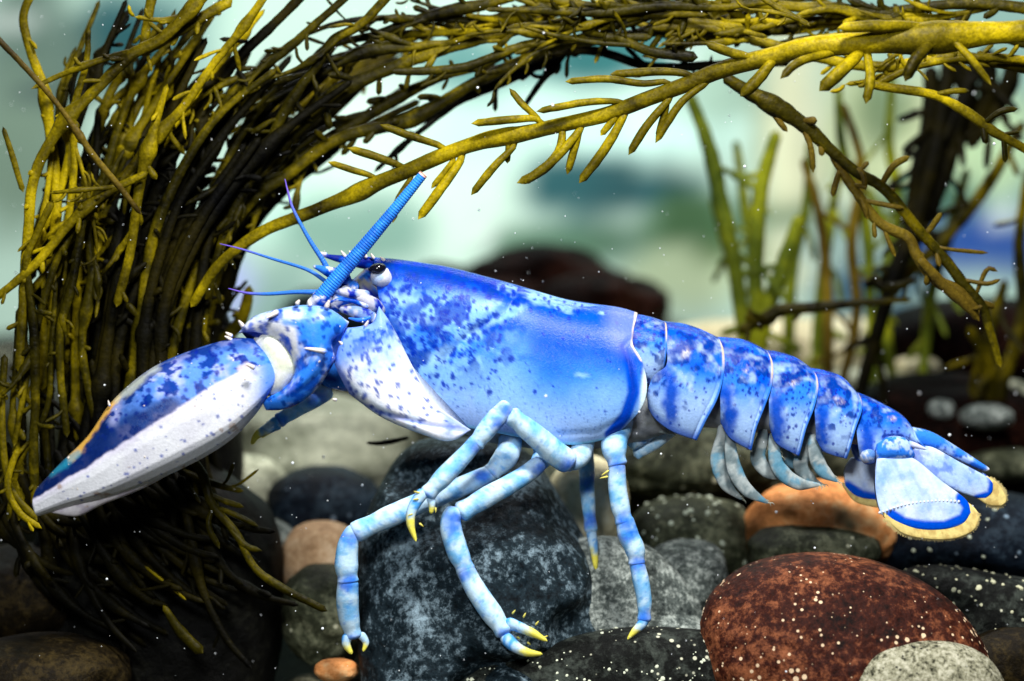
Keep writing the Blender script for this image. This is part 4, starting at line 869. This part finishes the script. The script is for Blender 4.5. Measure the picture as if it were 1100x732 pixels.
leg([([(612, 497, -44), (598, 488, -52), (575, 468, -62), (548, 446, -70)], [14, 14.5, 12.5, 10.5]),
     ([(544, 436, -72), (536, 446, -74), (524, 460, -76), (511, 477, -76)], [8, 11.5, 11, 9.5]),
     ([(512, 474, -77), (500, 488, -78), (478, 511, -80), (459, 531, -80)], [8.5, 10, 11, 9]),
     ([(628, 470, -30), (622, 490, -34), (608, 498, -40)], [12, 13, 10])],
    [(542, 440), (509, 478), (536, 456), (458, 538), (610, 500)], [([(457, 526, -81), (444, 545, -84), (441, 562, -86), (447, 582, -88)], [7, 6.2, 4.5, 1.5]), ([(462, 532, -79), (464, 543, -80), (463, 552, -80)], [5.5, 4, 2])],
    thorns=[(452, 530, -86, -8, -2), (450, 536, -88, -7, 1), (468, 545, -84, 0, 6), (444, 552, -88, -6, 2), (450, 562, -88, 5, 4)])
leg([([(530, 507, -24), (500, 521, -30), (450, 541, -36), (412, 558, -40), (380, 573, -42)], [10, 11.5, 12, 12.5, 11.5]),
     ([(381, 570, -42), (375, 582, -42), (372, 604, -40), (374, 626, -38)], [9, 12, 13.5, 11.5]),
     ([(374, 624, -38), (373, 642, -34), (375, 664, -28), (380, 684, -24)], [11.5, 13, 12, 9]),
     ([(548, 470, -20), (545, 488, -24), (528, 508, -26)], [13, 14, 10])],
    [(378, 576), (374, 627), (382, 690), (520, 512)], [([(374, 680, -26), (372, 692, -26), (378, 703, -28)], [6, 5, 2]), ([(386, 680, -24), (393, 690, -24), (390, 700, -26)], [5, 4, 1.5])])
leg([([(580, 498, -34), (560, 513, -44), (525, 533, -50), (494, 551, -54)], [10, 11, 12, 11.5]),
     ([(489, 549, -56), (484, 562, -56), (490, 588, -56), (501, 614, -56)], [10, 12.5, 12.5, 10]),
     ([(499, 610, -56), (510, 632, -59), (526, 656, -63), (543, 680, -67)], [10, 12, 12.5, 10.5]),
     ([(580, 470, -20), (585, 486, -24), (575, 502, -30)], [12, 13, 9])],
    [(488, 556), (501, 614), (578, 504), (486, 566), (541, 682)], [([(542, 668, -66), (558, 674, -74), (574, 681, -80), (588, 689, -84)], [6.5, 6, 4.5, 1.5]), ([(540, 682, -66), (552, 694, -76), (566, 701, -82), (583, 703, -86)], [7.5, 7, 5, 1.5])],
    thorns=[(550, 660, -66, 4, -5), (562, 664, -66, 3, -6), (575, 672, -66, 4, -5), (555, 684, -66, 4, 3), (566, 690, -66, 4, 3), (582, 686, -68, 7, -3)])
leg([([(668, 448, -26), (661, 468, -34), (660, 484, -38), (664, 500, -40)], [15, 16.5, 14.5, 9.5]),
     ([(663, 498, -40), (663, 520, -40), (666, 542, -40), (671, 562, -40)], [9, 10.5, 11, 10]),
     ([(671, 558, -40), (675, 575, -40), (682, 590, -40), (684, 606, -40)], [9.5, 12, 11.5, 8.5]),
     ([(683, 602, -40), (688, 622, -40), (692, 645, -38), (692, 666, -36)], [8, 9.5, 8.5, 7.5])],
    [(663, 500), (671, 562), (684, 606), (692, 668), (675, 575)], [([(693, 660, -36), (690, 670, -38), (682, 678, -40), (674, 687, -42)], [6.5, 5.5, 4, 1.2])],
    thorns=[(655, 505, -44, -9, 6), (654, 512, -44, -10, 2)])
leg([([(626, 470, 40), (630, 500, 40), (631, 530, 38), (635, 570, 36)], [10, 9, 8, 7])], [(626, 480), (631, 520), (634, 560)], [([(634, 565, 36), (638, 590, 34), (640, 612, 32)], [6, 5, 2])])
leg([([(352, 420, 10), (336, 430, 8), (318, 440, 6), (300, 452, 4)], [10, 10, 9, 8])], [(340, 428), (300, 452)], [([(302, 450, 4), (288, 460, 2), (276, 468, 0), (270, 478, 0)], [7, 6, 4.5, 1.8]), ([(302, 456, 4), (290, 462, 6), (280, 470, 6)], [5, 4, 2])])
leg([([(705, 455, 10), (690, 466, 6), (676, 474, 0)], [10, 12, 12]), ([(722, 462, 14), (700, 478, 12), (684, 488, 10)], [7, 8, 6])], [(690, 466)], [])
# underside of thorax and abdomen
def p_under(x, y, d, t, a): return mix(mix((.20, .22, .22), (.40, .44, .50), blotch(x, y, d, 16, .5, 111, .1)), (.10, .12, .16), blotch(x, y, d, 10, .58, 112)*.6)
tube('underside', [(460, 440, 0), (520, 445, 0), (600, 454, 0), (670, 446, 0), (740, 430, 0), (820, 440, 0), (900, 460, 0), (945, 470, 0)], [14, 30, 30, 32, 30, 27, 18, 10], M_SOFT, lob, paint=p_under, n=90, k=24)

# abdomen
def paint_seg(i, x0, x1, ytop, ybot):
    def f(x, y, d, u, v, near):
        h = (y-ytop)/(ybot-ytop)
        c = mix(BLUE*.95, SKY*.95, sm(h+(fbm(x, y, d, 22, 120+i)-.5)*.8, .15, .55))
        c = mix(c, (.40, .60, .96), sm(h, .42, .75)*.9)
        dens = 1-sm(h, .15, .6)
        c = mix(c, BLUE*.34, sm(fbm(x, y, d, 12, 130+i, 4), .58-.14*dens, .68-.14*dens)*.9*(1-sm(h, .6, .9)))
        sp = spots(x, y, 230, (x0, ytop, x1, ybot), .6, 2.0, 140+i, lambda a, b: 1-.8*sm((b-ytop)/(ybot-ytop), .2, .7)); c = mix(c, DEEP*1.3, sp*.85)
        lt = blotch(x, y, d, 11, .62, 150+i, .16)*sm(h, .05, .2)*(1-sm(h, .55, .75)); c = mix(c, (.48, .66, .93), lt*.6)
        if i > 1:
            st = x0+(x1-x0)*(.24 if i == 2 else .10); c = mix(c, BLUE*.7, (1-sm(np.abs(x-st-(y-ytop)*.05)+(fbm(x, y, d, 12, 160+i)-.5)*16, 2, 12))*sm(h, .3, .5)*(1-sm(h, .78, .95))*.95)
            q = np.hypot((x-(x0+(x1-x0)*.5))/10, (y-(ytop+(ybot-ytop)*(.2+.03*i)))/7)+(fbm(x, y, d, 7, 170+i)-.5)*1.6
            c = mix(c, mix((.66, .60, .62), (.30, .20, .14), blotch(x, y, d, 4, .54, 171)), (1-sm(q, .0, .8))*.8*blotch(x, y, d, 5, .42, 173, .08))
        rim = sm(u, .955, .975); c = mix(c, mix(SKY*.8, CREAM*.85, (1-sm(h, .30, .45))), rim*.9)
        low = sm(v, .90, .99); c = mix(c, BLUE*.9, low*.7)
        return c
    return f
def segw(a, b): return lambda u: a+(b-a)*u+.05*np.sin(u*math.pi)
segs = [
 (1, [(672, 337), (697, 341), (714, 347)], [(684, 408), (698, 411), (709, 399)], [(672, 337), (668, 360), (672, 380), (676, 396), (684, 408)], [(714, 347), (713, 370), (711, 388), (709, 399)], 47, (.99, 1.0)),
 (2, [(713, 346), (730, 348), (748, 353), (772, 364)], [(694, 436), (702, 449), (720, 462), (745, 471)], [(713, 346), (713, 372), (712, 392), (699, 403), (693, 420), (694, 436)], [(772, 364), (774, 384), (772, 405), (765, 429), (754, 451), (745, 472)], 50, (1, 1)),
 (3, [(769, 363), (785, 364), (802, 367), (824, 378)], [(771, 452), (779, 467), (790, 475), (803, 482)], [(769, 363), (768, 390), (769, 420), (771, 452)], [(824, 378), (826, 395), (823, 416), (815, 438), (807, 460), (803, 483)], 46, (1, 1)),
 (4, [(821, 377), (836, 379), (854, 385), (873, 398)], [(823, 456), (829, 473), (840, 481), (854, 488)], [(821, 377), (820, 400), (821, 430), (823, 456)], [(873, 398), (874, 415), (869, 436), (860, 460), (854, 489)], 42, (1, .98)),
 (5, [(870, 396), (886, 399), (904, 406), (920, 423)], [(873, 470), (880, 482), (890, 487), (905, 491)], [(870, 396), (869, 420), (870, 445), (873, 470)], [(920, 423), (921, 438), (913, 460), (905, 492)], 37, (1, .96)),
 (6, [(916, 421), (932, 427), (950, 436), (968, 447), (980, 463)], [(920, 488), (926, 497), (938, 494), (942, 478), (960, 469), (992, 483)], [(916, 421), (914, 445), (916, 470), (920, 488)], [(980, 463), (982, 472), (992, 483)], 31, (1, .85)),
]
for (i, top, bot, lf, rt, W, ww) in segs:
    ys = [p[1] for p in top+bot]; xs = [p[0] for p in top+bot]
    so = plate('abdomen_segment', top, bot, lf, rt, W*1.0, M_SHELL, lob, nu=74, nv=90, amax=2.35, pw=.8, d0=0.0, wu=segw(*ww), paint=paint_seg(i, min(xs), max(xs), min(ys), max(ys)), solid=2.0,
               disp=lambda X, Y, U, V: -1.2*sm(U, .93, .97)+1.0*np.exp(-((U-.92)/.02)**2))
    if 2 <= i <= 5:
        tx, ty = bot[-1]; spine(so, (tx-1, ty-4, -W*.62), (tx+1, ty+2, -W*.58), 3.2, (.85, .85, .9))
# telson and tail fan
def paint_tel(x, y, d, u, v, near):
    c = mix(SKY*.9, (.45, .62, .93), blotch(x, y, d, 18, .5, 181, .1)); c = mix(c, BLUE*.6, spots(x, y, 70, (978, 455, 1060, 505), .6, 1.8, 182)*.7); return mix(c, (.75, .75, .8), sm(u, .95, 1))
plate('telson', [(976, 458), (1000, 464), (1030, 482), (1057, 500)], [(978, 480), (1000, 483), (1028, 495), (1055, 506)], [(976, 458), (976, 470), (978, 480)], [(1057, 500), (1058, 503), (1055, 506)], 22, M_SHELL, lob, nu=70, nv=24, amax=math.pi, pw=.5, d0=0, wu=lambda u: .9+.1*u, paint=paint_tel)
YEL = np.array([.78, .62, .22])
def p_yel(x, y, d, u, v, near): return mix(YEL, (.62, .44, .14), blotch(x, y, d, 5, .58, 190))
def fringe_hairs(parent, edge, d, ln, n, seed):
    """short bristles standing out from a fringe, one joined piece"""
    c = curve(edge, n); tg = np.gradient(c, axis=0); Vs, Fs, Cs = [], [], []
    rg = random.Random(seed)
    for i in range(n):
        t = tg[i]/(np.linalg.norm(tg[i])+1e-9); nx, ny = t[1], -t[0]
        l = ln*rg.uniform(.5, 1.1); x, y = c[i]; b = rg.uniform(-.3, .3)
        V, f, _, _ = tube_data([(x-nx*3, y-ny*3, d), (x+nx*l*.5, y+ny*l*.5, d), (x+nx*l+b*t[0]*l, y+ny*l+b*t[1]*l, d)], [.75, .6, .25], n=5, k=5)
        Fs += [[q+sum(len(a) for a in Vs) for q in ff_] for ff_ in f]; Vs.append(V)
    V = np.vstack(Vs); o = mesh_obj('fringe_bristles', px3(V), Fs, M_SOFT, parent, np.zeros((len(V), 3))+np.array([.60, .48, .20])); o['kind'] = 'stuff'
def paint_uro(bx, ring):
    def f(x, y, d, u, v, near):
        c = mix((.44, .62, .95), (.64, .75, .93), blotch(x, y, d, 24, .5, 195, .2)); c = mix(c, SKY, blotch(x, y, d, 16, .60, 196, .15)*.5); c = mix(c, c*.82, sm(np.sin((x*.8-y*.35)*.55+fbm(x, y, d, 20, 197)*4), .5, 1)*.5)
        q = seg_dist(x, y, ring); c = mix(c, BLUE*.85, 1-sm(q, 3.5, 7.5)); return c
    return f
# outer lobe near
ul = plate('tail_lobe', [(942, 493), (962, 490), (982, 493), (1010, 516), (1036, 536), (1041, 550)], [(945, 552), (962, 561), (985, 568), (1012, 568), (1032, 562), (1041, 550)], [(942, 493), (939, 517), (941, 538), (945, 552)], [(1041, 550), (1041, 550)], 7, M_SHELL, lob, nu=90, nv=50, amax=math.pi, pw=.35, d0=-40,
    wu=lambda u: .5+.5*np.sin(u*math.pi)**.5, paint=paint_uro(0, [(956, 552), (968, 560), (990, 564), (1012, 564), (1032, 556), (1038, 544), (1030, 534)]), lean=lambda X, Y: -(Y-500)*.12)
fr_ = plate('tail_fringe', [(945, 546), (980, 540), (1020, 530), (1041, 541), (1050, 551)], [(950, 558), (969, 573), (997, 579), (1024, 578), (1044, 569), (1051, 554)], [(945, 546), (947, 552), (950, 558)], [(1050, 551), (1051, 554)], 3, M_SOFT, ul, nu=60, nv=16, amax=math.pi, pw=.4, d0=-41, paint=p_yel, lean=lambda X, Y: -(Y-500)*.12)
fringe_hairs(ul, [(950, 558), (969, 573), (997, 579), (1024, 578), (1046, 568), (1052, 552)][::-1], -50, 3.5, 110, 3)
c_ = curve([(945, 551), (957, 547), (969, 543), (985, 540), (997, 539), (1012, 538), (1030, 539)], 22)
for i, (x, y) in enumerate(c_):
    V, f, _, _ = tube_data([(x-1.5, y, -46-.12*(y-500)), (x, y, -46-.12*(y-500)), (x+1.5, y, -46-.12*(y-500))], [1.5, 1.7, 1.5], n=7, k=8)
    mesh_obj('bead', px3(V), f, M_SOFT, ul, np.zeros((len(V), 3))+np.array([.75, .80, .88]))
for i in range(0):
    y = 498+i*3.3; spine(ul, (940.5-.2*(i % 3), y, -42), (936.5, y+2.5, -42), .8, (.4, .5, .72))
# inner lobe near
ui = plate('tail_lobe', [(982, 482), (1000, 480), (1030, 496), (1058, 511), (1066, 518)], [(980, 496), (998, 510), (1024, 526), (1046, 534), (1057, 536)], [(982, 482), (979, 489), (980, 496)], [(1066, 518), (1065, 528), (1057, 536)], 6, M_SHELL, lob, nu=80, nv=30, amax=math.pi, pw=.4, d0=-22,
    wu=lambda u: .6+.4*np.sin(u*math.pi), paint=lambda x, y, d, u, v, n: mix(paint_uro(0, [(1068, 516), (1064, 532), (1050, 536)])(x, y, d, u, v, n), BLUE*.8, blotch(x, y, d, 12, .58, 198)*.5))
plate('tail_fringe', [(1060, 511), (1072, 520), (1080, 532)], [(1050, 536), (1062, 543), (1074, 544)], [(1060, 511), (1056, 524), (1050, 536)], [(1080, 532), (1080, 539), (1074, 544)], 3, M_SOFT, ui, nu=30, nv=16, amax=math.pi, pw=.4, d0=-22, paint=p_yel)
fringe_hairs(ui, [(1064, 513), (1074, 521), (1081, 533), (1075, 545), (1060, 543)], -22, 3, 50, 4)
plate('tail_joint', [(942, 477), (956, 469), (972, 471), (982, 486)], [(942, 494), (956, 493), (970, 494), (980, 494)], [(942, 477), (940, 486), (942, 494)], [(982, 486), (982, 490), (980, 494)], 14, M_SHELL, lob, nu=40, nv=24, amax=math.pi, pw=.6, d0=-34, wu=lambda u: .3+.7*np.sin(u*math.pi)**.5,
      paint=lambda x, y, d, u, v, n: mix(mix((.42, .58, .92), SKY, blotch(x, y, d, 9, .5, 201)), BLUE*.6, spots(x, y, 25, (942, 470, 982, 494), .8, 2, 202)*.6))
spine(lob, (974, 476, -40), (996, 483, -44), 4, (.55, .6, .85))
tube('tail_knuckle', [(924, 492, -36), (932, 490, -40), (940, 486, -40)], [6, 7.5, 5], M_SOFT, lob, paint=lambda x, y, d, t, a: mix((.10, .26, .66), (.45, .52, .70), blotch(x, y, d, 5, .5, 203)), n=16, k=12, rough=.4, flat=.6)
# far lobes
for nm, tp, bt, lf, rt, d0, rg_ in (('tail_lobe', [(914, 492), (930, 490), (950, 496)], [(908, 524), (922, 534), (948, 538)], [(914, 492), (907, 505), (908, 524)], [(950, 496), (952, 515), (948, 538)], 26, [(910, 522), (925, 532), (945, 536)]),
                                 ('tail_lobe', [(1000, 486), (1030, 494), (1062, 512)], [(1000, 494), (1030, 506), (1060, 520)], [(1000, 486), (1000, 494)], [(1062, 512), (1060, 520)], 18, [(1062, 512), (1060, 520)])):
    u2 = plate(nm, tp, bt, lf, rt, 5, M_SHELL, lob, nu=40, nv=24, amax=math.pi, pw=.4, d0=d0, wu=lambda u: .5+.5*np.sin(u*math.pi), paint=paint_uro(0, rg_))
plate('tail_fringe', [(906, 518), (922, 530), (950, 538)], [(906, 524), (920, 540), (950, 547)], [(906, 518), (905, 521), (906, 524)], [(950, 538), (950, 547)], 3, M_SOFT, u2, nu=30, nv=12, amax=math.pi, pw=.4, d0=27, paint=p_yel)
# swimmerets
def p_sw(x, y, d, t, a): return mix(mix((.16, .22, .24), (.42, .48, .48), blotch(x, y, d, 9, .5, 211, .1)), (.05, .28, .45), blotch(x, y, d, 14, .56, 212)*.7)
SW = [([(775, 470), (771, 495), (780, 520), (797, 537)], -14), ([(784, 474), (789, 504), (802, 526), (826, 541)], -26), ([(819, 470), (814, 492), (826, 508), (843, 514)], -10), ([(831, 478), (836, 502), (856, 519), (882, 521)], -24),
      ([(868, 478), (860, 500), (872, 516), (884, 521)], -12), ([(874, 480), (882, 503), (900, 518)], -20), ([(700, 440), (706, 455), (722, 466)], -10), ([(850, 476), (848, 492), (862, 505)], 6)]
for i, (pts, d) in enumerate(SW):
    o = tube('swimmeret', [(pts[0][0], pts[0][1]-14, d)]+[(x, y, d-4) for x, y in pts], [4, 7, 8.5, 7, 1.2], M_FIN, lob, paint=p_sw, n=40, k=12, flat=.35, rough=.06, seed=i)
    rg = random.Random(i); cv = curve(pts, 34); Vs, Fs = [], []; nb = 0
    for j in range(3, 34):
        x, y = cv[j]; a = rg.uniform(-.3, .5); l = rg.uniform(8, 13)*(1-.4*j/34)
        V, f, _, _ = tube_data([(x, y, d-4), (x+math.cos(a)*l*.6, y+math.sin(a)*l*.6, d-4), (x+math.cos(a+.5)*l, y+math.sin(a+.5)*l, d-4)], [.7, .5, .25], n=5, k=5)
        Fs += [[q+nb for q in g] for g in f]; Vs.append(V); nb += len(V)
    V = np.vstack(Vs); h = mesh_obj('swimmeret_bristles', px3(V), Fs, M_SOFT, o, np.zeros((len(V), 3))+np.array([.35, .38, .30])); h['kind'] = 'stuff'

# ------------------------------------------------------------ floating specks
def specks():
    import bmesh
    m, nt, b = mat_new('floating_specks'); b.inputs['Base Color'].default_value = (.85, .9, .95, 1); b.inputs['Roughness'].default_value = .4
    bm = bmesh.new(); bmesh.ops.create_icosphere(bm, subdivisions=1, radius=1)
    b0 = np.array([v.co[:] for v in bm.verts]); f0 = np.array([[v.index for v in f.verts] for f in bm.faces]); bm.free()
    rg = random.Random(11); Vs, Fs = [], []
    for i in range(950):
        x = rg.uniform(0, 1100); y = rg.uniform(0, 732); d = rg.uniform(-150, 260); r = rg.uniform(.25, .8) if rg.random() < .93 else rg.uniform(.9, 1.8)
        Fs += (f0+len(Vs)*len(b0)).tolist(); Vs.append(b0*r*S+np.array(P(x, y, d)))
    o = mesh_obj('floating_specks', np.vstack(Vs), Fs, m); tag(o, 'tiny pale specks floating in the tank water', 'specks', kind='stuff')
specks()
